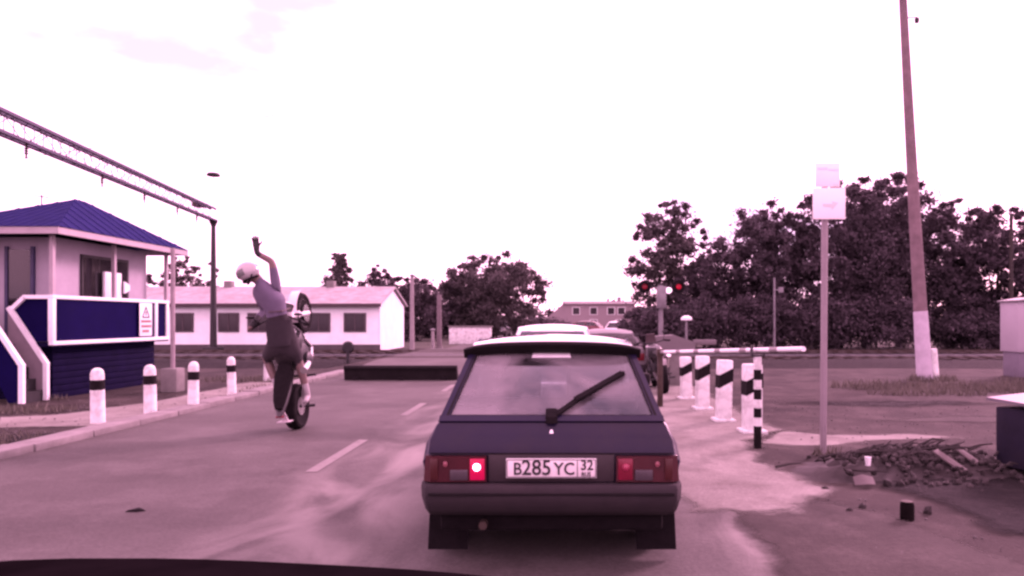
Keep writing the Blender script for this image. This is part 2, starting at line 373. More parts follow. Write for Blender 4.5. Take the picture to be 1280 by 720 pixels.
# railway embankment on both sides of the road, tracks running left to right
prof = [(21.6, 0), (22.7, .13), (23.2, .155), (31.2, .155), (31.9, .12), (33.2, 0)]
for nm, x0, x1 in (('embankment', -140, xl-.03), ('embankment', xr+.03, 140)):
    b = MB(); n = 120; rnd = random.Random(2)
    rows = []
    for i in range(n+1):
        x = x0+(x1-x0)*i/n
        rows.append([(x, y+rnd.uniform(-.1, .1), z+(rnd.uniform(-.03, .03) if z > 0 else -.02)) for y, z in prof])
    b.loft(rows, True, False); tag(obj(nm, b, M['ballast'], smooth=40), kind='structure')
def track(y0, label):
    t = empty('railway_track', (0, y0, 0), label, 'railway track', 'railway tracks over the crossing')
    for s in (-.76, .76):
        b = MB(t.location); pr = [(-.07, 0), (.07, 0), (.07, .02), (.015, .04), (.015, .12), (.036, .13), (.036, .165), (-.036, .165), (-.036, .13), (-.015, .12), (-.015, .04), (-.07, .02)]
        b.loft([[(x, y0+s+p, .062+q) for p, q in pr] for x in (-140, 140)], True, True)
        obj('rail', b, M['steel'] if y0 < 27 and s > 0 else M['rust'], t, smooth=20)
    b = MB(t.location); x = -60
    while x < 60:
        if not xl-.3 < x < xr+.3: b.box((x, y0, .125), (.25, 2.6, .12), None, .01)
        x += .6
    tag(obj('sleepers', b, mat('creosoted_sleeper', (0.02625, 0.021, 0.0195), .95, .3, 5), t), kind='stuff')
track(25.2, 'rust brown railway track crossing the road nearest the kiosk')
track(29.4, 'rust brown railway track crossing the road nearest the long white building')

# ------------------------------------------------------------------ the guard's kiosk on the left
def build_kiosk():
    O = Vector((-10.7, 15.0, 0))
    k = empty('crossing_kiosk', O, 'raised blue and lilac crossing guard kiosk with hipped blue roof and balcony', 'kiosk')
    blue = mat('blue_panel', (0.00525, 0.003375, 0.039), .8, .12, 3, spec=.03, dirt=(0.006, 0.0045, 0.03), dscale=1.2)
    dblue = mat('dark_blue_boarding', (0.006, 0.0045, 0.0225), .8, .25, 5, bump=.2, spec=.04)
    lilac = mat('lilac_wall_paint', (0.33, 0.3075, 0.345), .8, .08, 2, dirt=(0.24, 0.2175, 0.24), dscale=1.5, damt=.4)
    roofm = mat('blue_roof_sheet', (0.0165, 0.018, 0.0825), .85, .15, 4, spec=.03)
    pale = mat('pale_trim', (0.345, 0.3075, 0.3225), .6, .1, 5)
    inner = mat('faded_panel', (0.225, 0.1875, 0.2025), .7, .12, 4)
    pane = mat('dark_window_glass', (0.015, 0.0135, 0.0165), .08, .2, 3, spec=.5)
    # base with horizontal boarding
    b = MB(O); z = 0.0
    while z < .99:
        b.span((-11.3, 13.35, z), (-9.62, 16.7, z+.118), .008); z += .125
    obj('base_wall', b, dblue, k)
    b = MB(O); b.span((-11.5, 13.07, 1.0), (-9.4, 16.9, 1.078)); obj('balcony_floor', b, dblue, k)
    # room
    b = MB(O); b.span((-11.4, 13.6, 1.078), (-9.75, 16.6, 3.1)); obj('wall', b, lilac, k)
    w = obj('window', MB(O).span((-9.75, 14.3, 1.75), (-9.71, 15.85, 2.84)), M['dark_metal'], k)
    b = MB(O)
    for y0, y1 in ((14.36, 14.83), (14.87, 15.33), (15.37, 15.79)): b.span((-9.72, y0, 1.81), (-9.704, y1, 2.78))
    obj('pane', b, pane, w)
    obj('notice', MB(O).span((-9.66, 14.86, 1.97), (-9.60, 15.42, 2.52), .01), M['white_clean'], k)
    b = MB(O); b.slab([(-9.58, 15.44, 2.08), (-9.58, 15.62, 2.16), (-9.58, 15.62, 2.27), (-9.58, 15.44, 2.34)], (.04, 0, 0)); obj('notice_flap', b, M['white_clean'], k)
    d = obj('door', MB(O).span((-10.62, 13.56, 1.085), (-10.2, 13.6, 2.86)), pane, k)
    b = MB(O)
    for x in (-10.66, -10.16): b.span((x-.03, 13.54, 1.085), (x+.03, 13.6, 2.92))
    obj('frame', b, mat('blue_frame', (0.03, 0.03, 0.075), .5), d)
    # parapet on the road side and the near side
    p = obj('balcony_panel', MB(O).span((-9.455, 13.12, 1.1), (-9.43, 16.86, 1.9)), blue, k)
    b = MB(O)
    b.span((-9.49, 13.04, 1.895), (-9.39, 16.92, 1.965), .008); b.span((-9.48, 13.04, 1.03), (-9.385, 16.92, 1.105), .008)
    for y in (13.08, 16.40, 16.87): b.span((-9.484, y-.045, 1.10), (-9.392, y+.045, 1.90), .005)
    obj('balcony_rail', b, M['white_clean'], p)
    q = obj('balcony_panel', MB(O).slab([(-9.50, 13.10, 1.1), (-9.50, 13.10, 1.9), (-9.93, 13.10, 1.9), (-10.18, 13.10, 1.66), (-9.80, 13.10, 1.1)], (0, .03, 0)), blue, k)
    b = MB(O); b.bar((-9.49, 13.08, 1.93), (-9.95, 13.08, 1.93), .08, .07); b.bar((-9.94, 13.08, 1.925), (-10.2, 13.08, 1.68), .08, .07)
    obj('balcony_rail', b, M['white_clean'], q)
    # posts under the eaves
    for x, y in ((-9.44, 13.09), (-9.44, 14.9), (-9.44, 16.87)):
        obj('post', MB(O).span((x-.035, y-.035, 1.96), (x+.035, y+.035, 3.08)), pale, k)
    # stairs along the near side
    b = MB(O)
    for i in range(5): b.span((-9.55-.13*(i+1)-.02, 12.52, .21*i), (-9.55-.13*i, 13.0, .21*(i+1)))
    b.span((-11.6, 12.48, .98), (-10.2, 13.06, 1.06))
    for x in (-11.5, -10.4): b.span((x-.05, 12.5, 0), (x+.05, 12.6, .98))
    s = obj('stairs', b, M['dark_metal'], k)
    for y, m, nm in ((13.03, inner, 'stair_panel'), (12.44, blue, 'stair_panel')):
        pn = obj(nm, MB(O).slab([(-9.54, y, .03), (-9.54, y, .66), (-10.18, y, 1.66), (-10.22, y, 1.66), (-10.22, y, 1.0), (-9.75, y, .03)], (0, .025, 0)), m, s)
        if m is blue:
            b = MB(O); b.slab([(-10.22, y, 1.0), (-11.6, y, 1.0), (-11.6, y, 1.9), (-10.24, y, 1.9)], (0, .025, 0)); obj('landing_panel', b, blue, s)
        b = MB(O); b.bar((-9.52, y+.012, .02), (-9.52, y+.012, .70), .07, .08, (1, 0, 0)); b.bar((-9.505, y+.012, .675), (-10.21, y+.012, 1.735), .075, .075)
        if m is blue: b.bar((-10.2, y+.012, 1.92), (-11.6, y+.012, 1.92), .075, .06)
        obj('handrail', b, M['white_clean'], s)
    # hipped roof with fascia
    E0, E1, Z = (-11.8, 12.75), (-9.08, 17.25), 3.2
    b = MB(O); c = [(E0[0], E0[1], Z), (E1[0], E0[1], Z), (E1[0], E1[1], Z), (E0[0], E1[1], Z)]
    a0, a1 = (-10.25, 14.9, 4.06), (-10.25, 15.2, 4.06)
    for f in ((c[0], c[1], a0), (c[1], c[2], a1, a0), (c[2], c[3], a1), (c[3], c[0], a0, a1)): b.face(f)
    b.face(c[::-1])
    for i in range(1, 14):                                # standing seams on the road side and the near side
        y = E0[1]+(E1[1]-E0[1])*i/14; t = min((y-E0[1])/(14.9-E0[1]), (E1[1]-y)/(E1[1]-15.2), 1)
        b.bar((E1[0], y, Z+.006), (E1[0]+(a0[0]-E1[0])*t, y, Z+(4.06-Z)*t+.006), .02, .014)
        x = E0[0]+(E1[0]-E0[0])*i/14; t = min((x-E0[0])/(a0[0]-E0[0]), (E1[0]-x)/(E1[0]-a0[0]))
        b.bar((x, E0[1], Z+.006), (x, E0[1]+(14.9-E0[1])*t, Z+(4.06-Z)*t+.006), .02, .014)
    r = obj('roof', b, roofm, k, smooth=0)
    b = MB(O)
    b.span((E0[0]+.02, E0[1]+.02, 3.07), (E1[0]-.02, E0[1]+.06, 3.196)); b.span((E1[0]-.06, E0[1]+.065, 3.07), (E1[0]-.02, E1[1]-.065, 3.196)); b.span((E0[0]+.02, E1[1]-.06, 3.07), (E1[0]-.02, E1[1]-.02, 3.196))
    obj('fascia', b, pale, r)
    b = MB(O); b.tube([(-10.75, 14.6, 3.75), (-10.75, 14.6, 4.1)], .015, 6); b.tube([(-10.9, 14.6, 4.08), (-10.6, 14.6, 4.04)], .012, 6); obj('aerial', b, M['dark_metal'], r)
    return k
build_kiosk()
# warning board fixed on the balcony
O = Vector((-9.37, 16.0, 1.5))
t = empty('warning_board', O, 'small white warning board with triangle on the kiosk balcony rail', 'warning board')
obj('board', MB(O).span((-9.386, 15.70, 1.14), (-9.37, 16.17, 1.88), .004), M['white_clean'], t)
b = MB(O); tri = [(-9.366, 15.80, 1.56), (-9.366, 16.06, 1.56), (-9.366, 15.93, 1.80)]
for p, q in zip(tri, tri[1:]+tri[:1]): b.bar(p, q, .03, .004, (1, 0, 0))
b.bar((-9.366, 15.93, 1.6), (-9.366, 15.93, 1.70), .03, .004, (1, 0, 0)); obj('triangle', b, M['black'], t)
rl = mat('red_lettering', (0.2625, 0.06, 0.045), .7)
for z, y0, y1 in ((1.44, 15.75, 16.12), (1.33, 15.76, 16.1), (1.22, 15.8, 16.0)):
    y = y0; b = MB(O)
    while y < y1: b.span((-9.3695, y, z), (-9.365, y+.045, z+.06)); y += .065
    obj('lettering', b, rl, t)
# thin pole on a concrete foot in front of the kiosk
p = gp(216, 490)
t = empty('thin_pole', p, 'thin pale metal pole on a concrete foot beside the kiosk', 'pole')
obj('foot', MB(p).box((p.x, p.y, .25), (.34, .34, .5), None, .03), M['concrete'], t)
obj('pole', MB(p).tube([(p.x, p.y, .5), (p.x, p.y, 3.0)], .045, 10), mat('pale_pole_paint', (0.2475, 0.21, 0.2175), .6), t)

# ------------------------------------------------------------------ catenary gantry over the tracks
def build_gantry():
    A, B = Vector((-12.35, 10.4, 5.95)), Vector((-16.05, 32.6, 6.12))
    O = Vector((-16.05, 32.6, 0)); k = empty('catenary_gantry', O, 'lattice steel catenary gantry spanning the tracks above the kiosk', 'gantry')
    m = mat('gantry_steel', (0.03375, 0.03, 0.06375), .6, .3, 3)
    b = MB(O); n = 26; d = (B-A); side = Vector((1, .17, 0)).normalized()*.11; up = Vector((0, 0, .52))
    ch = [A+side+up, A-side+up, A+side, A-side]
    for c in ch: b.bar(c, c+d, .085, .085)
    for i in range(n):
        p, q = A+d*i/n, A+d*(i+1)/n
        for s in (side, -side):
            b.bar(p+s, p+s+up, .017, .017, (0, 1, 0)); 
            b.bar(p+s, q+s+up, .017, .017) if i % 2 else b.bar(p+s+up, q+s, .017, .017)
        for z in (Vector((0, 0, 0)), up):
            b.bar(p+side+z, p-side+z, .017, .017); b.bar(p+side+z, q-side+z, .017, .017) if i % 2 else b.bar(p-side+z, q+side+z, .017, .017)
    obj('beam', b, m, k, smooth=0)
    for P in (A, B):
        b = MB(O); r0, r1 = (.16, .1)
        b.tube([(P.x, P.y, 0), (P.x, P.y, P.z+.05)], [r0, r1], 10); b.box((P.x, P.y, .1), (.7, .7, .3), None, .03)
        obj('mast', b, M['dark_metal'] if P is B else M['concrete'], k)
    for f in (.34, .52, .66, .8, .9):
        p = A+d*f; b = MB(O); b.tube([p, p-Vector((0, 0, .4))], .025, 8)
        for z in (.14, .2, .26): b.lathe([(.03, -.02), (.07, 0), (.03, .02)], p-Vector((0, 0, z)), 'Z', 10)
        obj('insulator', b, M['rust'], k)
    obj('junction_box', MB(O).box((B.x-.35, B.y-.5, B.z+.62), (.55, .5, .2), None, .03), M['rust'], k)
    b = MB(O); b.tube([(B.x, B.y, B.z+.5), (B.x, B.y, 8.15)], .012, 6); lm = obj('lamp_arm', b, M['steel'], k)
    b = MB(O); b.lathe([(.05, .14), (.25, .10), (.31, 0), (.28, -.04)], (B.x, B.y, 8.2), 'Z', 20); obj('lamp_head', b, M['dark_metal'], lm)
    # bracket at the mast top
    b = MB(O); b.lathe([(.05, -.3), (.18, 0), (.2, .12)], (B.x, B.y, B.z-.1), 'Z', 12); obj('mast_head', b, M['dark_metal'], k)
build_gantry()

# ------------------------------------------------------------------ long white railway building
def build_barrack():
    O = Vector((-14, 36.5, 0)); k = empty('long_white_building', O, 'long low white railway building with pale roof and small dark windows', 'building')
    wall = mat('whitewash', (.78, .88, .86), .9, .05, 2, bump=.1, dirt=(.62, .68, .68), dscale=.8, damt=.4)
    gable = mat('gable_whitewash', (.74, .76, .78), .9, .06, 2, dirt=(.6, .58, .6), dscale=.8, damt=.4)
    roofm = mat('pale_slate_roof', (0.315, 0.2925, 0.3), .85, .2, 3, bump=.4, dirt=(0.1875, 0.165, 0.165), dscale=1.2, damt=.7)
    x0, x1, y0, y1, e, rz = -21.5, -8.75, 34.0, 39.2, 2.25, 3.15
    b = MB(O); b.span((x0, y0, 0), (x1, y1, e)); obj('wall', b, wall, k)
    b = MB(O); b.slab([(x1-.002, y0, 0), (x1-.002, y1, 0), (x1-.002, y1, e), (x1-.002, (y0+y1)/2, rz-.05), (x1-.002, y0, e)], (.06, 0, 0)); obj('gable_wall', b, gable, k)
    b = MB(O); ym = (y0+y1)/2
    b.slab([(x0-.3, y0-.35, e-.03), (x0-.3, ym, rz), (x0-.3, y1+.35, e-.03), (x0-.3, y1+.35, e+.05), (x0-.3, ym, rz+.09), (x0-.3, y0-.35, e+.05)], (x1-x0+.5, 0, 0))
    r = obj('roof', b, roofm, k)
    for cx in (-17.2, -11.9): obj('chimney', MB(O).span((cx-.2, ym-.2, rz-.1), (cx+.2, ym+.2, rz+.38), .01), M['concrete'], r)
    b = MB(O); b.span((x0-.3, y0-.37, e-.12), (x1+.2, y0-.34, e+.03)); obj('fascia', b, mat('brown_fascia', (0.06, 0.04125, 0.045), .8), k)
    pane = mat('barrack_glass', (0.01875, 0.015, 0.018), .1, .3, 3)
    for cx, w in ((-16.0, .95), (-14.55, 1.0), (-11.65, 1.05), (-9.9, 1.0), (-18.2, .95)):
        b = MB(O); zc = 1.38; h = .86
        for a in (-1, 1):
            b.span((cx+a*w/2-.04, y0-.04, zc-h/2), (cx+a*w/2+.04, y0+.01, zc+h/2)); b.span((cx-w/2-.04, y0-.041, zc+a*h/2-.035), (cx+w/2+.04, y0+.011, zc+a*h/2+.035))
        b.span((cx-.025, y0-.036, zc-h/2), (cx+.025, y0+.011, zc+h/2))
        w_ = obj('window', b, mat('brown_window_frame', (0.0675, 0.0525, 0.05625), .7), k)
        obj('pane', MB(O).span((cx-w/2, y0-.02, zc-h/2), (cx+w/2, y0-.004, zc+h/2)), pane, w_)
    b = MB(O); b.span((x0, y0-.06, 0), (x1+.08, y0-.003, .32)); obj('plinth', b, mat('dark_plinth', (0.075, 0.06375, 0.0675), .9), k)
build_barrack()

# ------------------------------------------------------------------ low wall, far building, poles
p = at(589, 420, 44)
t = empty('low_white_wall', (p.x, 44, 0), 'short low white wall with flat capping beyond the tracks', 'wall')
obj('wall', MB((p.x, 44, 0)).span((p.x-1.35, 43.8, 0), (p.x+1.25, 44.2, 1.05), .01), M['white'], t)
obj('capping', MB((p.x, 44, 0)).span((p.x-1.42, 43.73, 1.05), (p.x+1.32, 44.27, 1.13), .01), M['concrete'], t)

def build_far():
    O = Vector((5, 112, 0)); k = empty('far_building', O, 'far pinkish two storey building with a long sloping side roof at the road end', 'building')
    wall = mat('pink_render', (0.255, 0.21, 0.2175), .9, .1, .6, dirt=(0.1875, 0.15, 0.15), dscale=.3)
    b = MB(O); b.span((.7, 109, 0), (11.6, 118, 4.0)); obj('wall', b, wall, k)
    b = MB(O); b.slab([(-3.6, 109.02, 0), (.7, 109.02, 0), (.7, 109.02, 4.2), (-3.6, 109.02, .5)], (0, 8.9, 0)); obj('side_wing', b, wall, k)
    b = MB(O); b.slab([(.4, 108.6, 4.0), (.4, 118.4, 4.0), (.4, 113.5, 4.55)], (11.6, 0, 0)); r = obj('roof', b, mat('grey_roof', (0.15, 0.1275, 0.1312), .8, .2, .5), k)
    obj('chimney', MB(O).span((9.2, 113, 4.3), (9.8, 113.6, 5.2)), wall, r)
    pane = mat('far_glass', (0.0225, 0.01875, 0.0225), .2)
    for x, z in ((5.2, 2.9), (7.9, 2.9), (9.5, 2.9), (9.2, 1.0), (5.2, 1.0), (2.5, 2.9)):
        w = obj('window', MB(O).span((x-.62, 108.95, z-.6), (x+.62, 109.0, z+.6)), M['white'], k); obj('pane', MB(O).span((x-.5, 108.92, z-.5), (x+.5, 108.95, z+.5)), pane, w)
build_far()

def pole(name, label, px, pb, ytop, Y, r0, r1, m, extra=None, group=None):
    a = at(px, pb, Y); z1 = at(px, ytop, Y).z; O = Vector((a.x, Y, 0))
    t = empty(name, O, label, 'pole', group)
    obj('shaft', MB(O).tube([(a.x, Y, 0), (a.x, Y, z1)], [r0, r1], 12), m, t)
    if extra: extra(t, a.x, Y, z1, O)
    return t
pale_c = mat('pale_concrete', (0.255, 0.2325, 0.2325), .9, .15, 3)
def cap_(t, x, y, z, O): obj('cap', MB(O).lathe([(.13, 0), (.15, .03), (.04, .1)], (x, y, z), 'Z', 12), M['steel'], t)
def band_(t, x, y, z, O):
    obj('collar', MB(O).lathe([(.19, 0), (.19, .12)], (x, y, .02), 'Z', 12), M['concrete'], t)
pole('concrete_pole', 'slim pale concrete pole right of the long white building', 515, 436, 345, 33.6, .12, .085, pale_c, cap_)
pole('stout_pole', 'darker stout pole standing left of the low white wall', 549, 436, 368, 36, .14, .11, mat('brown_pole', (0.15, 0.1237, 0.1275), .9), band_)
pole('short_post', 'short pale post between the concrete pole and the stout pole', 541, 436, 413, 35.4, .09, .08, pale_c, cap_)
def arm_(t, x, y, z, O):
    b = MB(O)
    b.span((x-.03, y-.04, z-.62), (x+.42, y-.02, z-.56)); b.span((x+.18, y-.06, z-.72), (x+.42, y-.05, z-.46))
    obj('plate', b, M['steel'], t)
pole('signal_post', 'thin grey post with a small square plate before the right trees', 968, 447, 347, 34, .06, .05, M['steel'], arm_)
pole('far_post', 'thin dark post among the trees at the right edge of the photo', 1264, 450, 268, 34.5, .11, .08, M['bark'], cap_)
# dark round headed marker on the embankment left of the barrier plate
p = at(435, 440, 22.6); O = Vector((p.x, p.y, .28))
t = empty('track_marker', O, 'dark round headed marker post at the edge of the embankment', 'marker post')
obj('post', MB(O).tube([(p.x, p.y, .02), (p.x, p.y, .55)], .06, 10), M['dark_metal'], t)
b = MB(O); b.lathe([(.15, -.04), (.2, 0), (.15, .04)], (p.x, p.y, .62), 'Y', 20); obj('disc', b, M['dark_metal'], t)

# ------------------------------------------------------------------ raised barrier plate across the left lane
def build_plate():
    O = Vector((-3.95, 17.5, 0)); k = empty('barrier_plate', O, 'dark steel road barrier plate raised across the left lane', 'road barrier')
    m = mat('barrier_steel', (0.012, 0.00975, 0.0105), .8, .35, 3, bump=.2, spec=.15)
    b = MB(O); n = 15; x0, x1 = -5.35, -2.55
    pr = [(17.47, .0), (17.40, .33), (17.43, .37), (17.50, .375), (17.72, .05), (17.72, .0)]
    b.loft([[(x, y, z) for y, z in pr] for x in (x0, x1)], True, True); obj('flap', b, m, k)
    b = MB(O); b.span((x0+.02, 17.37, .28), (x1-.02, 17.398, .325), .004); obj('edge_strip', b, M['black'], k)
    for x in (x0+.3, x0+1.4, x1-.3): obj('hinge', MB(O).tube([(x-.08, 17.44, .04), (x+.08, 17.44, .04)], .05, 10), M['black'], k)
build_plate()

# ------------------------------------------------------------------ bollards
def round_bollard(x, y, h, r, label):
    t = empty('round_bollard', (x, y, 0), label, 'bollard', 'round white bollards along the left kerb', (R(random.uniform(-1.6, 1.6)), R(random.uniform(-1.8, 1.8)), random.random()*3))
    b = MB(); b.lathe([(r*1.08, 0), (r, .03), (r*.96, h*.61)], (0, 0, 0), 'Z', 20); b.lathe([(r*.95, h*.79), (r*.93, h*.9), (r*.75, h*.965), (r*.35, h), (.01, h*1.005)], (0, 0, 0), 'Z', 20)
    obj('shaft', b, M['white'], t)
    b = MB(); b.lathe([(r*.96, h*.61), (r*1.0, h*.615), (r*.99, h*.785), (r*.95, h*.79)], (0, 0, 0), 'Z', 20); obj('band', b, M['black'], t)
    return t
for px, pb, pt, r, lb in ((122.5, 529, 460, .095, 'round topped white bollard with black band nearest the kiosk stairs'),
                      (188, 519, 456, .092, 'round topped white bollard with black band before the kiosk base, second in row'),
                      (241.5, 511, 452, .088, 'round topped white bollard with black band beside the concrete footed pole'),
                      (290, 495, 446, .085, 'round topped white bollard with black band between the pole and the motorcycle'),
                      (334, 476, 441, .09, 'round topped white bollard with black band hidden behind the motorcycle rider')):
    g = gp(px, pb); round_bollard(g.x, g.y, EYE-(pt-VY)/F*g.y, r, lb)

def square_bollard(px, pb, pt, w, label, tilt=0):
    g = gp(px, pb); h = EYE-(pt-VY)/F*g.y
    t = empty('square_bollard', (g.x, g.y, 0), label, 'bollard', 'white concrete bollards along the right shoulder', (0, tilt, R(4)))
    hw = w/2
    b = MB(); b.box((0, 0, h/2), (w, w, h), None, .02); b.box((0, 0, .02), (w+.1, w+.1, .06), None, .01); obj('shaft', b, M['white'], t)
    b = MB(); e = hw+.003; z0, dz, s = h*.55, h*.21, h*.12          # slanted band wrapped round the four faces
    def zz(u): return z0+s*(u/w+.5)
    ring = [(-e, -e, -hw), (e, -e, hw), (e, e, hw), (-e, e, -hw)]
    b.loft([[(x, y, zz(u)) for x, y, u in ring], [(x, y, zz(u)+dz) for x, y, u in ring]], False, True); obj('band', b, M['black'], t, smooth=0)
for a in ((940, 541, 455, .22, 'nearest white concrete bollard with slanted black band, touching the striped post'),
          (904, 527, 450, .20, 'white concrete bollard with slanted black band, second from the striped post', R(1.5)),
          (878, 512, 445, .20, 'white concrete bollard with slanted black band, third from the striped post'),
          (858, 499, 446, .19, 'white concrete bollard with slanted black band, fourth from the striped post', R(-1.5)),
          (809, 479, 447, .20, 'farthest white concrete bollard with slanted black band, beyond the parked motorcycle')):
    square_bollard(*a)

# black and white striped post that carries the bar
g = gp(947, 560); O = g.copy(); h = EYE-(446-VY)/F*g.y
t = empty('striped_post', O, 'thin black and white striped metal post holding the end of the barrier bar', 'post')
zs = [0, .26, .36, .47, .57, .69, .80, .92, h]
for i, (a, c) in enumerate(zip(zs[:-1], zs[1:])):
    obj('black_band' if i % 2 == 0 else 'white_band', MB(O).tube([(g.x, g.y, a), (g.x, g.y, c)], .046, 14), M['black'] if i % 2 == 0 else M['white'], t)
b = MB(O); b.box((g.x, g.y, h+.012), (.16, .06, .02)); b.box((g.x-.07, g.y, h+.06), (.02, .06, .09)); b.box((g.x+.07, g.y, h+.06), (.02, .06, .09)); obj('fork', b, M['dark_metal'], t)
POST_TOP = Vector((g.x, g.y, h+.05))

def build_bar():
    A = Vector((1.72, 12.1, .95)); d = POST_TOP-A+Vector((0, 0, .03)); B = A+d*1.28; O = Vector((A.x, A.y, 0))
    t = empty('barrier_bar', O, 'hand operated white barrier bar with black rings resting on the striped post', 'barrier')
    n = 18; fade = mat('faded_grey_band', (0.225, 0.2025, 0.2025), .6)
    bar_ = obj('bar', MB(O).tube([A, B], .026, 12), M['white_clean'], t)
    for i in range(0, n, 3): obj('band', MB(O).tube([A+(B-A)*(i+.3)/n, A+(B-A)*(i+1)/n], .0275, 12), fade, bar_)
    b = MB(O); b.span((A.x-.045, A.y-.045, 0), (A.x+.045, A.y+.045, .88), .01); b.box((A.x, A.y, .94), (.11, .16, .12), None, .01); obj('pivot_post', b, M['rust'], t)
    b = MB(O); q = A-d.normalized()*.55; b.bar(A, q, .06, .06); b.box(q, (.16, .26, .18), None, .02); obj('counterweight', b, M['dark_metal'], t)
build_bar()

# automatic barrier drive beside the road
def build_drive():
    p = at(846, 425, 16.2); O = Vector((p.x, p.y, 0)); x, y = p.x, p.y
    t = empty('barrier_drive', O, 'grey automatic barrier machine with a low wide cabinet and short arms', 'barrier machine')
    g = mat('grey_cabinet_paint', (0.1275, 0.1125, 0.1162), .55, .12, 4, dirt=(0.1275, 0.1125, 0.1125), dscale=3)
    b = MB(O); b.span((x-.2, y-.2, 0), (x+.2, y+.2, .75), .02); obj('pedestal', b, M['concrete'], t)
    b = MB(O); b.loft([[(x-.5, y-.25, .76), (x+.38, y-.25, .76), (x+.38, y-.25, 1.0), (x-.1, y-.25, 1.16), (x-.5, y-.25, 1.13)], [(x-.5, y+.25, .76), (x+.38, y+.25, .76), (x+.38, y+.25, 1.0), (x-.1, y+.25, 1.16), (x-.5, y+.25, 1.13)]], True, True); obj('cabinet', b, g, t)
    obj('arm', MB(O).span((x+.38, y-.05, .93), (x+.9, y+.03, 1.05), .01), g, t); obj('arm', MB(O).span((x-.68, y-.05, .92), (x-.5, y+.03, 1.02), .01), g, t)
    b = MB(O); b.tube([(x+.22, y, 1.05), (x+.22, y, 1.48)], .025, 8); l = obj('lamp_post', b, M['steel'], t)
    b = MB(O); b.lathe([(.02, 1.48), (.13, 1.5), (.13, 1.55), (.05, 1.6)], (x+.22, y, 0), 'Z', 14); obj('lamp_cap', b, M['white_clean'], l)
build_drive()

# crossing signal with two red lamps
def build_signal():
    Y = 18.2; p = at(826, 400, Y); x = p.x; O = Vector((x, Y, 0))
    t = empty('crossing_signal', O, 'crossing signal with two lit red lamps on a grey post', 'signal')
    obj('post', MB(O).tube([(x, Y, 0), (x, Y, 2.4)], .06, 12), M['steel'], t)
    b = MB(O); b.box((x, Y-.1, 2.08), (.24, .16, .56), None, .02); obj('control_box', b, M['steel'], t)
    b = MB(O); b.span((x-.5, Y-.03, 1.74), (x+.5, Y+.02, 1.78)); b.span((x-.5, Y+.08, 2.33), (x+.5, Y+.12, 2.39)); b.span((x-.06, Y+.04, 2.3), (x+.06, Y+.1, 2.42)); obj('crossbar', b, M['dark_metal'], t)
    red = mat('lit_red_lens', (.5, .01, .01), .3, .1, emit=(1, .03, .08, .08)); dull = mat('dim_red_lens', (0.2625, 0.0075, 0.01125), .3, .1, emit=(1, .03, .08, .02))
    for xx, m in ((x-.42, dull), (x+.46, red)):
        b = MB(O); b.lathe([(.17, .06), (.17, .03), (.11, .028)], (xx, Y-.05, 2.36), 'Y', 24)
        b.lathe([(.10, 0), (.10, .08)], (xx, Y-.03, 2.36), 'Y', 20); h = obj('lamp_head', b, M['black'], t)
        b = MB(O); b.lathe([(.012, -.03), (.055, -.022), (.068, 0)], (xx, Y-.03, 2.36), 'Y', 20); obj('lens', b, m, h)
        b = MB(O); b.loft([[(xx+.1*math.cos(a), Y-.05-dy, 2.36+.1*math.sin(a)) for a in np.linspace(.3, math.pi-.3, 9)] for dy in (0, .14)], False, False); obj('hood', b, M['black'], h)
    b = MB(O); b.lathe([(.01, -.03), (.075, -.015), (.08, .05)], (x+.19, Y-.12, 2.26), 'Y', 18); obj('white_lamp', b, mat('white_lamp_lens', (.8, .8, .8), .3, .02, emit=(1, 1, 1, .5)), t)
build_signal()

# sign on a tall post at the right
def build_sign():
    g = gp(1029, 568); Y = g.y; x = g.x+.01; O = Vector((g.x, Y, 0))
    t = empty('post_sign', O, 'tall thin post with two pale overexposed sign plates on the right verge', 'sign')
    obj('post', MB(O).tube([(g.x, Y, 0), (g.x+.02, Y, 3.2)], .036, 12), mat('pinkish_post_paint', (0.225, 0.195, 0.2025), .5, .1, 5), t)
    lo, hi = at(1034, 275, Y).z, at(1034, 236, Y).z; cx = at(1034, 250, Y).x
    pl = mat('overexposed_plate', (.85, .83, .82), .5, .03, 4)  # plates and their marks coloured near white to imitate overexposure
    s = obj('lower_plate', MB(O).span((cx-.18, Y-.06, lo), (cx+.18, Y-.045, hi), .004), pl, t)
    b = MB(O); zc = (lo+hi)/2-.02
    b.slab([(cx-.07, Y-.064, zc-.012), (cx+.03, Y-.064, zc-.022), (cx+.03, Y-.064, zc-.05), (cx+.10, Y-.064, zc+.03), (cx+.03, Y-.064, zc+.045), (cx+.03, Y-.064, zc+.018), (cx-.07, Y-.064, zc+.018)], (0, .003, 0)); obj('washed_out_mark', b, mat('washed_out_sign_mark', (.72, .62, .6), .6, .1), s)
    h2 = at(1034, 205, Y).z
    u = obj('upper_plate', MB(O).span((cx-.15, Y-.06, hi+.01), (cx+.12, Y-.045, h2), .004), pl, t)
    b = MB(O); b.span((cx-.13, Y-.063, hi+.2), (cx-.02, Y-.059, hi+.225)); b.span((cx-.01, Y-.063, hi+.19), (cx+.10, Y-.059, hi+.21)); b.span((cx+.05, Y-.063, hi+.03), (cx+.1, Y-.059, hi+.06)); obj('washed_out_mark', b, mat('washed_out_grey_mark', (.72, .7, .7), .6, .1), u)
build_sign()

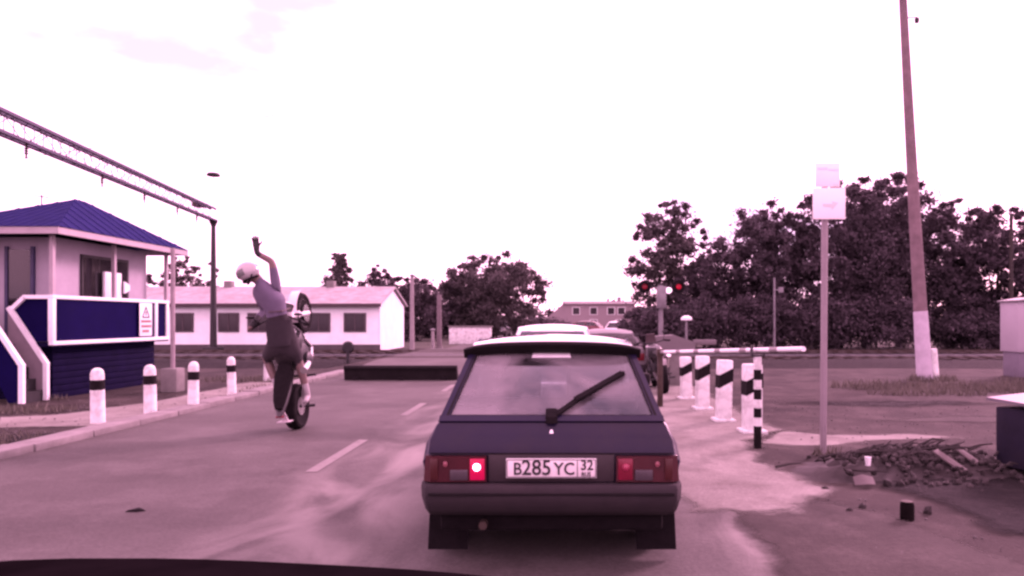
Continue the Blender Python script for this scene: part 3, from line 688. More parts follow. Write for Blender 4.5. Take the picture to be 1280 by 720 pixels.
# leaning utility pole, foot painted white
def build_upole():
    Y = 17.6; a = at(1156, 477, Y); O = Vector((a.x, Y, 0))
    t = empty('utility_pole', O, 'leaning wooden utility pole with whitewashed foot on the right verge', 'utility pole')
    def P(z): return Vector((a.x-.065*z+.0008*z*z, Y, z))
    body = mat('brown_pole_wood', (0.1725, 0.1237, 0.1275), .9, .25, 4, bump=.4)
    zs = [1.72, 3, 5, 7, 9, 10.6]
    obj('shaft', MB(O).tube([P(z) for z in zs], [.175-.0085*z for z in zs], 14), body, t)
    obj('painted_foot', MB(O).tube([P(0), P(.9), P(1.719)], [.19, .18, .167], 14), mat('whitewash_on_pole', (.45, .42, .47), .85, .12, 4, dirt=(.28, .25, .28), dscale=3), t)
    b = MB(O); b.tube([P(0)+Vector((.24, -.03, 0)), P(.78)+Vector((.23, -.03, 0))], .10, 12); obj('stub', b, M['white'], t)
    b = MB(O); b.bar(P(9.9)+Vector((-.7, -.14, 0)), P(9.9)+Vector((.8, -.14, 0)), .1, .1); c = obj('crossarm', b, body, t)
    for dx in (-.6, .35, .72):
        b = MB(O); q = P(9.9)+Vector((dx, -.14, .05)); b.tube([q, q+Vector((0, 0, .12))], .012, 6); b.lathe([(.03, .1), (.05, .13), (.03, .17), (.045, .2), (.01, .24)], q, 'Z', 12); obj('insulator', b, M['white_clean'], c)
    q = P(9.05)+Vector((.3, -.05, .0)); b = MB(O); b.bar(P(9.05), q, .02, .02); b.lathe([(.02, 0), (.06, -.04), (.05, -.14)], q, 'Z', 12); obj('bracket', b, M['dark_metal'], t)
build_upole()
b = MB((9.0, 17.5, 10.05)); w0, w1 = Vector((9.0, 17.5, 10.05)), Vector((-34, 40, 10.2))
b.tube([w0.lerp(w1, k/24)-Vector((0, 0, 1.2*(1-(2*k/24-1)**2)*.35)) for k in range(25)], [.004+.017*k/24 for k in range(25)], 6)
tag(obj('overhead_wire', b, mat('pale_wire', (.12, .11, .115), .5, .1), loc=(9.0, 17.5, 10.05)), 'thin overhead wire sloping across the sky from the leaning pole', 'wire')

# relay cabinet and blue bin at the right edge
x0 = at(1250, 470, 19.05).x; O = Vector((x0+.5, 18.7, 0))
t = empty('relay_cabinet', O, 'pale relay cabinet on a grey pedestal at the right edge of the photo', 'cabinet')
obj('pedestal', MB(O).span((x0+.05, 18.35, 0), (x0+1.0, 19.0, .66), .01), mat('lavender_grey_paint', (0.1425, 0.1312, 0.1575), .8, .12, 4), t)
obj('cabinet', MB(O).span((x0, 18.3, .66), (x0+1.05, 19.05, 1.98), .015), mat('pale_cabinet_paint', (0.345, 0.3225, 0.3525), .6, .08, 3, dirt=(0.27, 0.2475, 0.27)), t)
b = MB(O); b.span((x0+.5, 18.288, .72), (x0+.515, 18.302, 1.92)); b.span((x0+.44, 18.27, 1.3), (x0+.47, 18.3, 1.45)); obj('door_seam', b, M['dark_metal'], t)
b = MB(O); b.slab([(x0-.05, 18.24, 1.98), (x0+1.1, 18.24, 1.98), (x0+1.1, 18.24, 2.02), (x0+.5, 18.24, 2.1), (x0-.05, 18.24, 2.02)], (0, .87, 0)); obj('lid', b, M['steel'], t)

O = Vector((4.33, 7.0, 0))
t = empty('blue_bin', O, 'low dark blue refuse bin with pale sloping lid at the right edge', 'bin', rot=(0, 0, R(20)))
bm_ = mat('blue_bin_paint', (0.0165, 0.015, 0.027), .7, .25, 3, spec=.1, dirt=(0.03375, 0.027, 0.0315), dscale=2)
b = MB(); b.span((0, -1.15, .06), (1.6, 0, .64), .015); obj('body', b, bm_, t)
b = MB()
for x in (.4, .8, 1.2): b.span((x-.025, -1.18, .1), (x+.025, -1.148, .6), .004)
b.span((-.03, -.6, .1), (.002, -.55, .6), .004); obj('rib', b, bm_, t)
b = MB(); b.slab([(-.05, -1.2, .645), (1.65, -1.2, .645), (1.65, -1.2, .66), (-.05, -1.2, .66)], (0, .02, 0)); b.loft([[(-.05, -1.18, .645), (1.65, -1.18, .645), (1.65, -1.18, .665), (-.05, -1.18, .665)], [(-.05, .06, .70), (1.65, .06, .76), (1.65, .06, .80), (-.05, .06, .73)]]); obj('lid', b, mat('pale_lid', (.13, .118, .135), .6, .15, 3, dirt=(0.135, 0.12, 0.1275)), t)
b = MB()
for x in (.15, 1.45):
    for y in (-1.0, -.15): b.lathe([(.05, -.02), (.055, 0), (.05, .02)], (x, y, .055), 'X', 12)
obj('caster', b, M['rubber'], t)

# ------------------------------------------------------------------ cars
paint = mat('dark_blue_car_paint', (.0085, .006, .024), .35, .12, 2, spec=.2, coat=.1, dirt=(.021, .015, .022), dscale=3, damt=.45)
roof_paint = mat('polished_roof_paint', (0.0105, 0.007875, 0.0225), .12, .12, 2, spec=.5, coat=1)
grey_plastic = mat('grey_bumper_plastic', (0.0255, 0.021, 0.02325), .8, .15, 5, spec=.2, dirt=(0.039, 0.0315, 0.033), dscale=3)
trim = mat('black_trim', (0.00825, 0.00675, 0.0075), .75, .2, 6, spec=.15)
gl = glass('dust_and_reflection_glass', (.80, .82, .84), .31, (.31, .29, .30), 1.7)  # dust film, its pale blotches also standing in for mottled reflection
gl2 = glass('car_side_glass', (.55, .57, .6), .10, (.2, .19, .19))

def build_hatchback():
    O = Vector((-.05, 4.05, 0))
    k = empty('hatchback', O, 'dusty dark blue hatchback with roof spoiler waiting straight ahead', 'car')
    # lower body: rings along the length
    def ring(y, s, zb, zt, tw):
        h = [(.60*s, zb), (.735*s, zb+.06), (.775*s, zb+.22), (.785*s, max(.62, zb+.26)), (.765*s, max(.70, zt-.13)), (tw, zt-.02), (tw-.03, zt)]
        return [(x, y, z) for x, z in h]+[(-x, y, z) for x, z in h[::-1]]
    b = MB()
    b.loft([ring(.05, .95, .42, .735, .70), ring(.085, .965, .41, .80, .705), ring(.14, .975, .40, .895, .685), ring(.45, .99, .34, .905, .70), ring(1.2, 1.0, .25, .91, .71), ring(2.0, 1.0, .25, .905, .71), ring(2.75, .99, .25, .89, .69), ring(3.3, .97, .27, .83, .66), ring(3.78, .93, .30, .74, .62), ring(3.93, .88, .34, .66, .58)])
    body = obj('body', b, paint, k, smooth=40)
    # wheel arches
    # roof, pillars
    b = MB(); rs = []
    for y, hw, zc in ((.50, .525, 1.335), (.62, .535, 1.36), (.9, .55, 1.385), (1.3, .56, 1.392), (1.7, .555, 1.38), (1.96, .54, 1.345)):
        top = [(x*hw, y, zc-.045*abs(x)**2.6) for x in np.linspace(-1, 1, 13)]
        bot = [(x*hw*.985, y, zc-.03-.04*abs(x)**2.6) for x in np.linspace(1, -1, 13)]
        rs.append(top+bot)
    b.loft(rs); obj('roof', b, roof_paint, k, smooth=50)
    for s in (-1, 1):
        b = MB()
        b.slab([(s*.675, .13, .895), (s*.685, .66, .90), (s*.545, .92, 1.325), (s*.522, .53, 1.312)], (-s*.03, 0, 0))
        b.bar((s*.665, 1.52, .89), (s*.54, 1.38, 1.345), .03, .07, (s, 0, .3)); b.bar((s*.665, 2.72, .88), (s*.525, 1.95, 1.33), .05, .05, (0, 1, 0))
        obj('pillar', b, paint, k)
        b = MB(); b.slab([(s*.672, .70, .90), (s*.672, 1.48, .90), (s*.542, 1.34, 1.335), (s*.542, .95, 1.33)], (-s*.006, 0, 0)); obj('side_window', b, gl2, k, smooth=0)
        b = MB(); b.slab([(s*.672, 1.55, .90), (s*.664, 2.66, .89), (s*.532, 1.97, 1.325), (s*.542, 1.41, 1.335)], (-s*.006, 0, 0)); obj('side_window', b, gl2, k, smooth=0)
        b = MB(); b.box((s*.80, 2.42, .955), (.16, .08, .12), None, .03); b.bar((s*.68, 2.45, .90), (s*.77, 2.43, .93), .04, .03); obj('wing_mirror', b, trim, k)
        b = MB(); b.span((s*.776-.012, .5, .50), (s*.776+.012, 3.5, .56), .005); obj('side_moulding', b, trim, k)
        b = MB(); b.span((s*.778-.01, 1.6, .74), (s*.778+.01, 1.75, .77), .004); obj('door_handle', b, trim, k)
    b = MB(); b.slab([(-.62, 2.72, .895), (.62, 2.72, .895), (.515, 1.96, 1.325), (-.515, 1.96, 1.325)], (0, .006, .004)); obj('windscreen', b, glass('windscreen_glass', (.8, .82, .84), .06), k, smooth=0)
    # tailgate: frame round the glass and lower panel, with the crease below the window
    A, B = Vector((0, .105, .905)), Vector((0, .505, 1.315))
    def tg(x, t, off=0):
        n = Vector((0, -.716, .698))
        return Vector((x, 0, 0))+A.lerp(B, t)+n*off
    b = MB()
    wb, wt = .66, .52
    for s in (-1, 1):
        b.loft([[tg(s*wb, 0, .0), tg(s*(wb-.055), 0, .0), tg(s*(wb-.055), 0, .02), tg(s*wb, 0, .012)], [tg(s*wt, 1, .0), tg(s*(wt-.05), 1, .0), tg(s*(wt-.05), 1, .02), tg(s*wt, 1, .012)]])
    b.loft([[tg(-wb, -.03, 0), tg(wb, -.03, 0), tg(wb, -.03, .022), tg(-wb, -.03, .022)], [tg(-wb, .045, 0), tg(wb, .045, 0), tg(wb, .045, .02), tg(-wb, .045, .02)]])
    b.loft([[tg(-wt-.01, .94, 0), tg(wt+.01, .94, 0), tg(wt+.01, .94, .018), tg(-wt-.01, .94, .018)], [tg(-wt, 1.0, 0), tg(wt, 1.0, 0), tg(wt, 1.0, .018), tg(-wt, 1.0, .018)]])
    b.loft([[(-.715, .035, .725), (.715, .035, .725), (.715, .06, .72), (-.715, .06, .72)], [(-.705, .045, .80), (.705, .045, .80), (.705, .075, .795), (-.705, .075, .795)], [(-.665, .09, .895), (.665, .09, .895), (.66, .12, .89), (-.66, .12, .89)]])
    tgate = obj('tailgate', b, paint, k, smooth=30)
    b = MB(); b.slab([tg(-.61, .04, .006), tg(.61, .04, .006), tg(.475, .945, .006), tg(-.475, .945, .006)], (0, .003, -.003)); obj('rear_window', b, gl, tgate, smooth=0)
    b = MB()                                              # rubber seal round the window
    c = [tg(-.612, .035, .012), tg(.612, .035, .012), tg(.478, .95, .012), tg(-.478, .95, .012)]
    for p, q in zip(c, c[1:]+c[:1]): b.bar(p, q, .022, .014, (0, -.716, .698))
    obj('window_seal', b, trim, tgate)
    b = MB(); b.slab([tg(-.13, .85, .011), tg(.12, .85, .011), tg(.11, .93, .011), tg(-.12, .93, .011)], (0, .002, -.002)); obj('window_white_strip', b, M['white_clean'], tgate, smooth=0)  # plain white strip high on the rear window
    b = MB()                                              # wiper: arm and blade lying on the glass
    p0, p1, pe = tg(.0, .0, .03), tg(.20, .30, .035), tg(.435, .60, .028)
    b.lathe([(.035, -.02), (.035, .02), (.02, .035)], tg(0, -.01, .02), 'Z', 14); b.box(tg(.0, .05, .03), (.07, .03, .07), Euler((R(-45), 0, 0)), .01)
    b.bar(p0, p1, .026, .018, (0, -.716, .698)); b.bar(tg(.02, .06, .028), tg(.24, .33, .028), .014, .016, (0, -.7, .7)); b.bar(tg(.14, .22, .04), pe, .030, .02, (0, -.716, .698)); b.bar(tg(.10, .175, .018), tg(.45, .62, .018), .02, .02, (0, -.716, .698))
    obj('wiper', b, M['black'], tgate)
    b = MB(); b.slab([(-.012, .062, .835), (.012, .062, .835), (.006, .069, .858), (-.006, .069, .858)], (0, .02, 0)); obj('lock', b, M['chrome'], tgate)
    b = MB(); b.span((-.70, .026, .7235), (.70, .04, .7285)); obj('seam', b, M['black'], tgate)
    # spoiler across the end of the roof
    b = MB(); rs = []
    for x in np.linspace(-1, 1, 17):
        e = abs(x)**6; X = x*.565; dz = -.018*x*x-.02*e
        rs.append([(X, .43+.05*e, 1.292+dz), (X, .385+.05*e, 1.345+dz), (X, .39+.05*e, 1.362+dz-.01*e), (X, .60, 1.360+dz), (X, .60, 1.31+dz), (X, .5, 1.29+dz)])
    b.loft(rs); obj('spoiler', b, trim, k, smooth=50)
    # lamp band: dark panel, plate recess, clusters
    b = MB(); b.span((-.365, .03, .562), (.365, .06, .722), .004); obj('number_plate_panel', b, mat('dark_maroon_panel', (0.02625, 0.01875, 0.021), .6, .15, 5), k)
    red = mat('red_lens', (0.05625, 0.009, 0.012), .35, .2, 6, spec=.3, coat=.1); lit = mat('lit_stop_lens', (0.3, 0.01125, 0.0225), .3, .1, 12, emit=(1, .03, .14, .14)); litd = mat('lit_tail_lens', (0.165, 0.01125, 0.0225), .3, .15, 12, emit=(1, .04, .12, .008)); bulbd = mat('dim_bulb_glow', (.22, .03, .05), .3, 0, emit=(1, .08, .16, .05))
    greyl = mat('reversing_lens', (0.05625, 0.045, 0.051), .35, .15, 6, spec=.3); bulb = mat('bulb_glow', (1, .9, .9), .3, 0, emit=(1, .75, .8, 4.0)); orange = mat('indicator_lens', (0.06, 0.0135, 0.01275), .35, .15, 6, spec=.3)
    for s in (-1, 1):
        b = MB(); b.loft([[(s*.375, .012, .565), (s*.70, .014, .565), (s*.742, .04, .565), (s*.752, .20, .565), (s*.72, .20, .565), (s*.375, .06, .565)], [(s*.375, .018, .712), (s*.69, .02, .712), (s*.733, .045, .712), (s*.742, .20, .712), (s*.71, .20, .712), (s*.375, .065, .712)]])
        h = obj('tail_light', b, red, k, smooth=25)
        obj('stop_lens', MB().span((s*.385, .004, .577), (s*.47, .016, .70), .004), lit if s < 0 else litd, h)
        obj('reversing_lens', MB().span((s*.482, .004, .575), (s*.585, .016, .636), .004), greyl, h)
        obj('indicator_lens', MB().span((s*.655, .005, .577), (s*.70, .018, .70), .004), orange, h)
        b = MB(); b.ball((s*.43, .004, .652), .021 if s < 0 else .022, 12, 8); obj('bulb', b, bulb if s < 0 else bulbd, h)
        b = MB(); b.ball((s*.612, .008, .668), (.014, .008, .018), 10, 6); obj('reflector', b, mat('reflector', (.25, .07, .08), .3, .1), h)
    b = MB()                                              # bumper
    def bx_(y0, y1, w0, z0, z1): return [(-w0, y1, z0), (-w0+.03, y0, z0), (w0-.03, y0, z0), (w0, y1, z0), (w0, y1, z1), (w0-.03, y0, z1), (-w0+.03, y0, z1), (-w0, y1, z1)]
    rs = []
    for z, out_, w in ((.365, .05, .71), (.40, .0, .735), (.47, -.035, .757), (.535, -.04, .76), (.556, -.025, .755)):
        rs.append([(-w, .42, z), (-w, .06, z), (-w+.04, out_, z), (0, out_-.012, z), (w-.04, out_, z), (w, .06, z), (w, .42, z), (w-.06, .42, z), (w-.06, .12, z), (-w+.06, .12, z), (-w+.06, .42, z)])
    b.loft(rs); bp = obj('rear_bumper', b, grey_plastic, k, smooth=50)
    b = MB(); b.span((-.70, -.052, .50), (.70, -.03, .515), .003); obj('bumper_strip', b, trim, bp)
    b = MB(); b.span((-.72, 3.84, .36), (.72, 4.0, .56), .03); obj('front_bumper', b, grey_plastic, k)
    b = MB(); b.span((-.70, .40, .17), (.70, 3.6, .31), .02); b.span((-.66, .12, .25), (.66, .40, .40), .02); obj('underbody', b, M['rubber'], k)  # underside set low and wide to keep light off the ground below
    obj('added_axle_beam', MB().tube([(-.6, .86, .2), (.6, .86, .2)], .05, 10), M['rubber'], k)  # beam added to block light under the car
    b = MB(); b.tube([(-.40, .05, .30), (-.40, .4, .30)], .025, 12); b.box((-.35, .5, .30), (.4, .3, .13), None, .04); obj('exhaust', b, M['rust'], k)
    # number plate
    pl = obj('number_plate', MB().span((-.26, .0, .59), (.26, .012, .702), .003), mat('plate_white', (.74, .75, .73), .5, .12, 9, dirt=(0.3, 0.27, 0.2625), dscale=9), k)
    ink = mat('plate_ink', (0.0225, 0.0225, 0.0225), .6)
    for s, x, size, z in (('B', -.195, .10, .641), ('285', -.085, .125, .647), ('YC', .075, .10, .641), ('32', .205, .082, .663), ('RUS', .20, .034, .612)):
        o = link('characters', text_mesh(s, size), ink, pl); o.location = (x, -.003, z); o.rotation_euler = (R(90), 0, 0); o.scale = (.92, 1, 1)
    b = MB()
    for x in (-.255, .15, .255): b.span((x-.002, -.0025, .596), (x+.002, .002, .696))
    for z in (.596, .696): b.span((-.2535, -.0024, z-.002), (.2535, .0018, z+.002))
    obj('plate_border', b, ink, pl)
    # wheels and mud flaps
    w0 = None
    for x, y in ((-.68, .86), (.68, .86), (-.68, 3.27), (.68, 3.27)):
        s = 1 if x > 0 else -1
        b = MB(); b.lathe([(.19, -.085), (.26, -.09), (.285, -.07), (.288, 0), (.285, .07), (.26, .09), (.19, .085)], (x, y, .288), 'X', 36); w = obj('wheel', b, M['rubber'], k)
        b = MB(); b.lathe([(.02, s*.07), (.10, s*.06), (.17, s*.055), (.19, s*.085), (.195, s*.0)], (x, y, .288), 'X', 28); obj('rim', b, M['steel'], w)
        b = MB(); b.loft([[(x+s*q, y+rr*math.cos(a), .29+rr*math.sin(a)) for a in np.linspace(-.2, math.pi+.2, 19)] for q, rr in ((-.1, .335), (.103, .335), (.115, .32), (.1, .30), (-.1, .30))], False, False); obj('wheel_arch', b, trim, k)
    for s in (-1, 1):
        b = MB(); b.loft([[(s*.53, .42, .34), (s*.775, .42, .34), (s*.775, .435, .34), (s*.53, .435, .34)], [(s*.53, .37, .06), (s*.78, .37, .06), (s*.78, .385, .06), (s*.53, .385, .06)]]); obj('mud_flap', b, M['rubber'], k)
    # interior
    cloth = mat('seat_cloth', (0.045, 0.0375, 0.03975), .95, .2, 8); 
    for s in (-1, 1):
        b = MB(); b.box((s*.33, 1.75, .55), (.48, .5, .16), None, .05); b.box((s*.33, 1.50, .87), (.46, .13, .58), Euler((R(12), 0, 0)), .05); st = obj('front_seat', b, cloth, k)
        b = MB(); b.box((s*.33, 1.42, 1.235), (.25, .09, .14), Euler((R(10), 0, 0)), .035); obj('headrest', b, cloth, st)
    b = MB(); b.box((0, .95, .50), (1.15, .5, .16), None, .05); b.box((0, .72, .78), (1.15, .12, .40), Euler((R(14), 0, 0)), .05); obj('rear_seat', b, cloth, k)
    b = MB(); b.span((-.58, .14, .845), (.58, .66, .865), .006); obj('parcel_shelf', b, cloth, k)
    b = MB(); b.box((0, 2.5, .80), (1.2, .4, .18), None, .05); obj('dashboard', b, trim, k)
    b = MB(); b.torus((-.33, 2.2, .88), .18, .016, 'Y', 24, 8); obj('steering_wheel', b, trim, k)
    b = MB(); b.box((0, 1.98, 1.25), (.22, .03, .06), None, .012); obj('rear_view_mirror', b, trim, k)
    for s in (-1, 1):
        b = MB(); b.span((s*.42-.16, 3.89, .56), (s*.42+.16, 3.95, .68), .01); obj('headlight', b, M['chrome'], k)
    for o in kids(k): pass
    k.location = O
    return k
build_hatchback()

def simple_car(name, label, x, y, pm, rot=0, L=4.2, H=1.42, W=1.68):
    k = empty(name, (x, y, 0), label, 'car', None, (0, 0, rot))
    hw = W/2
    def ring(yy, s, zb, zt, tw):
        h = [(hw*.8*s, zb), (hw*.95*s, zb+.08), (hw*s, .5), (hw*.985*s, .68), (tw*hw, zt-.02), (tw*hw-.04, zt)]
        return [(a, yy, z) for a, z in h]+[(-a, yy, z) for a, z in h[::-1]]
    b = MB(); b.loft([ring(0, .9, .38, .82, .8), ring(.12, .96, .3, .92, .84), ring(.7, 1, .25, .96, .87), ring(2, 1, .25, .95, .88), ring(L-1.2, .99, .25, .93, .86), ring(L-.3, .93, .28, .76, .8), ring(L, .85, .36, .62, .7)]); obj('body', b, pm, k, smooth=45)
    b = MB(); rs = []
    for yy, z, w in ((.55, H-.09, .62), (.8, H-.02, .66), (1.4, H, .68), (1.9, H-.02, .67), (2.2, H-.08, .64)):
        top = [(q*w*hw, yy, z-.05*abs(q)**2.5) for q in np.linspace(-1, 1, 9)]; rs.append(top+[(q*w*hw, yy, z-.03-.05*abs(q)**2.5) for q in np.linspace(1, -1, 9)])
    b.loft(rs); obj('roof', b, pm, k, smooth=50)
    b = MB()
    for s in (-1, 1):
        b.bar((s*.83*hw, .2, .93), (s*.61*hw, .58, H-.12), .07, .06, (0, 1, 0)); b.bar((s*.83*hw, L-1.25, .92), (s*.63*hw, 2.2, H-.12), .05, .05, (0, 1, 0)); b.bar((s*.86*hw, 1.45, .93), (s*.67*hw, 1.4, H-.06), .05, .05, (0, 1, 0))
    obj('pillar', b, pm, k)
    dg = gl2
    b = MB(); b.slab([(-.78*hw, .22, .94), (.78*hw, .22, .94), (.58*hw, .56, H-.10), (-.58*hw, .56, H-.10)], (0, .005, 0)); obj('rear_window', b, dg, k, smooth=0)
    b = MB(); b.slab([(-.78*hw, L-1.26, .93), (.78*hw, L-1.26, .93), (.6*hw, 2.2, H-.10), (-.6*hw, 2.2, H-.10)], (0, .005, 0)); obj('windscreen', b, dg, k, smooth=0)
    for s in (-1, 1):
        b = MB(); b.slab([(s*.845*hw, .3, .94), (s*.845*hw, L-1.4, .93), (s*.645*hw, 2.15, H-.10), (s*.645*hw, .66, H-.10)], (-s*.005, 0, 0)); obj('side_window', b, dg, k, smooth=0)
        obj('tail_light', MB().span((s*hw*.5, -.01, .62), (s*hw*.86, .06, .78), .01), mat('small_red_lens', (0.15, 0.01125, 0.015), .3), k)
        obj('headlight', MB().span((s*hw*.45, L-.06, .55), (s*hw*.78, L+.01, .68), .01), M['chrome'], k)
        for yy in (.75, L-.85):
            b = MB(); xx = s*(hw-.1); b.lathe([(.19, -.08), (.27, -.085), (.29, 0), (.27, .085), (.19, .08)], (xx, yy, .29), 'X', 24); w = obj('wheel', b, M['rubber'], k)
            b = MB(); b.lathe([(.02, s*.07), (.17, s*.06), (.19, s*.087)], (xx, yy, .29), 'X', 20); obj('rim', b, M['steel'], w)
    obj('bumper', MB().span((-hw*.9, -.05, .36), (hw*.9, .08, .54), .02), grey_plastic, k)
    obj('number_plate', MB().span((-.26, -.02, .60), (.26, .0, .71), .003), M['white_clean'], k)
    b = MB()
    for s in (-1, 1): b.box((s*.33, 1.5, .85), (.45, .14, .6), Euler((R(12), 0, 0)), .05)
    b.box((0, .8, .8), (1.1, .14, .4), None, .04); obj('seat', b, trim, k)
    return k
wp = mat('white_car_paint', (.78, .78, .78), .3, .04, 3, coat=.5)
simple_car('white_car', 'white car queueing ahead of the dark blue hatchback', -.12, 10.6, wp, H=1.43)
simple_car('grey_car', 'grey car ahead on the right edge of the lane, beyond the white car', 1.1, 15.2, mat('grey_car_paint', (0.0975, 0.08625, 0.09), .45, .1, 3, coat=.2), H=1.3)
simple_car('red_car', 'red car parked before the far pinkish building', 3.9, 66, mat('red_car_paint', (0.15, 0.0225, 0.02625), .35, .1, 3, coat=.4), R(70))
simple_car('small_white_car', 'small white car at the roadside in front of the red car', 3.9, 50, wp, R(-12), L=3.9)
simple_car('dark_car', 'dark car far down the road right of the low white wall', -5.0, 62, mat('dark_car_paint', (0.0225, 0.01875, 0.0225), .35, .1, 3, coat=.4), R(175))

# the bonnet of the car that carries the camera
def build_own():
    O = Vector((-.58, 1.07, 0)); k = empty('own_car', O, 'black bonnet of the camera car along the bottom edge', 'car')
    m = mat('matt_black_bonnet', (0.00525, 0.00375, 0.0045), 1.0, .3, 5, spec=0)
    def prof(y, w, z, cr):
        top = [(x*w, y, z-cr*abs(x)**3) for x in np.linspace(-1, 1, 15)]
        return top+[(x*w, y, min(.5, z-.2)) for x in np.linspace(1, -1, 15)]
    b = MB(); b.loft([prof(-.75, .80, .99, .05), prof(-.2, .82, 1.0, .05), prof(.25, .82, .993, .05), prof(.42, .82, .978, .055), prof(.52, .80, .945, .06), prof(.58, .76, .86, .06), prof(.62, .74, .7, .05)])
    o = obj('bonnet', b, m, k, smooth=50); o.rotation_euler = (0, R(2.8), 0); o.location = (-.04, 0, .006)
    b = MB(); b.span((-.82, -.7, .3), (.82, .70, .62), .05); obj('bumper', b, grey_plastic, k)
    for s in (-1, 1):
        b = MB(); b.lathe([(.2, -.09), (.3, -.1), (.33, 0), (.3, .1), (.2, .09)], (s*.74, -.1, .33), 'X', 28); w = obj('wheel', b, M['rubber'], k)
        obj('headlight', MB().span((s*.6-.15, .6, .64), (s*.6+.15, .66, .8), .02), M['chrome'], k)
build_own()

# ------------------------------------------------------------------ motorcycle on its rear wheel, with rider
BX, BY, PITCH = -3.62, 9.66, R(71)
def build_bike(BX, BY, PITCH, roll, label):
    O = Vector((BX, BY, 0)); k = empty('motorcycle', O, label, 'motorcycle')
    ax = Matrix.Translation((0, 0, .315)); X = ax @ Matrix.Rotation(roll, 4, 'Y') @ Matrix.Rotation(PITCH, 4, 'X') @ Matrix.Translation((0, 0, -.315))
    def nb(): return MB(xf=X)
    dark = mat('bike_dark_paint', (0.015, 0.012, 0.0135), .4, .2, 5, coat=.3); silver = mat('bike_silver', (0.315, 0.3, 0.3), .35, .1, 5, metallic=.6); white = mat('bike_white_fairing', (.72, .68, .69), .4, .05, 5, coat=.3)
    def wheel(y, r, w, nm):
        b = nb(); tr = r-w*.5
        b.lathe([(r-.095, -w*.36), (r-.05, -w*.5), (r-.02, -w*.42), (r, 0), (r-.02, w*.42), (r-.05, w*.5), (r-.095, w*.36)], (0, y, .315), 'X', 40); t = obj('wheel', b, M['rubber'], k)
        b = nb(); b.torus((0, y, .315), r-.10, .022, 'X', 40, 8, flat=2.0); b.lathe([(.05, -.06), (.05, .06)], (0, y, .315), 'X', 16)
        for i in range(6):
            a = i*math.pi/3; b.bar((0, y+.04*math.cos(a), .315+.04*math.sin(a)), (0, y+(r-.1)*math.cos(a), .315+(r-.1)*math.sin(a)), .035, .03, (1, 0, 0))
        obj('rim', b, white if nm == 'rear' else silver, t)
        b = nb(); b.lathe([(.07, -.002), (.125, -.002), (.125, .002), (.07, .002)], (.07, y, .315), 'X', 28); obj('brake_disc', b, M['chrome'], t)
    wheel(0, .315, .17, 'rear'); wheel(1.36, .30, .12, 'front')
    b = nb()
    for s in (-1, 1): b.bar((s*.11, -.02, .315), (s*.10, .52, .40), .035, .06)
    obj('swingarm', b, silver, k)
    b = nb()
    for s in (-1, 1):
        b.tube([(s*.1, .5, .38), (s*.13, .55, .62), (s*.14, .8, .78), (s*.05, 1.02, .92)], .025, 8); b.tube([(s*.1, .5, .38), (s*.13, .85, .33), (s*.1, .98, .55), (s*.04, 1.03, .85)], .02, 8)
    obj('frame', b, M['dark_metal'], k)
    b = nb(); b.box((0, .68, .46), (.30, .36, .30), None, .05); b.box((0, .83, .58), (.28, .22, .24), Euler((R(-30), 0, 0)), .04); b.lathe([(.11, 0), (.11, .05), (.08, .07)], (.15, .62, .44), 'X', 18); b.lathe([(.1, 0), (.1, -.05), (.07, -.07)], (-.15, .62, .44), 'X', 18); obj('engine', b, M['dark_metal'], k)
    b = nb(); b.loft([[(w*math.cos(a), y, z+h*math.sin(a)) for a in np.linspace(0, 2*math.pi, 15)[:-1]] for y, w, z, h in ((.48, .10, .80, .05), (.58, .15, .83, .09), (.75, .18, .86, .12), (.92, .15, .88, .10), (1.0, .07, .88, .05))]); obj('tank', b, dark, k, smooth=60)
    b = nb(); b.loft([[(w*math.cos(a), y, z+.045*math.sin(a)) for a in np.linspace(0, 2*math.pi, 15)[:-1]] for y, w, z in ((-.16, .05, .885), (-.05, .085, .875), (.12, .11, .84), (.3, .125, .80), (.42, .10, .79), (.52, .07, .81))]); obj('seat', b, M['rubber'], k, smooth=50)
    b = nb(); b.loft([[(w*math.cos(a), y, z-h/2+h*.6*math.sin(a)) for a in np.linspace(0, 2*math.pi, 15)[:-1]] for y, w, z, h in ((-.25, .03, .88, .03), (-.18, .06, .865, .06), (-.05, .08, .84, .09), (.15, .095, .79, .12), (.4, .10, .76, .12))]); tl = obj('tail', b, dark, k, smooth=50)
    b = nb(); b.span((-.05, -.262, .81), (.05, -.24, .855), .005); obj('tail_light', b, mat('bike_tail_lens', (0.225, 0.015, 0.0225), .3), tl)
    b = nb(); b.bar((0, -.18, .80), (0, -.27, .62), .08, .015, (0, 1, 0)); b.box((0, -.275, .66), (.17, .012, .13), Euler((R(20), 0, 0)), .004); obj('number_plate_hanger', b, mat('bike_plate', (.5, .45, .46), .5), tl)
    b = nb()
    for s in (-1, 1): b.tube([(s*.10, 1.36, .315), (s*.10, 1.08, .95)], [.03, .026], 12)
    b.box((0, 1.10, .92), (.26, .10, .05), None, .01); b.box((0, 1.20, .70), (.26, .10, .04), None, .01); obj('fork', b, white, k)
    b = nb(); b.loft([[(x*.06, 1.36+.345*math.cos(a), .315+.345*math.sin(a)) for x in (-1, -.5, .5, 1)]+[(x*.055, 1.36+.33*math.cos(a), .315+.33*math.sin(a)) for x in (1, .5, -.5, -1)] for a in np.linspace(.75, 2.3, 12)]); obj('mudguard', b, white, k, smooth=50)
    b = nb(); b.tube([(-.38, .92, 1.02), (-.30, .96, 1.05), (-.1, 1.06, 1.0), (.1, 1.06, 1.0), (.30, .96, 1.05), (.38, .92, 1.02)], .014, 8); h = obj('handlebar', b, M['dark_metal'], k)
    b = nb()
    for s in (-1, 1): b.tube([(s*.26, .98, 1.045), (s*.39, .915, 1.018)], .02, 10)
    obj('grip', b, M['rubber'], h)
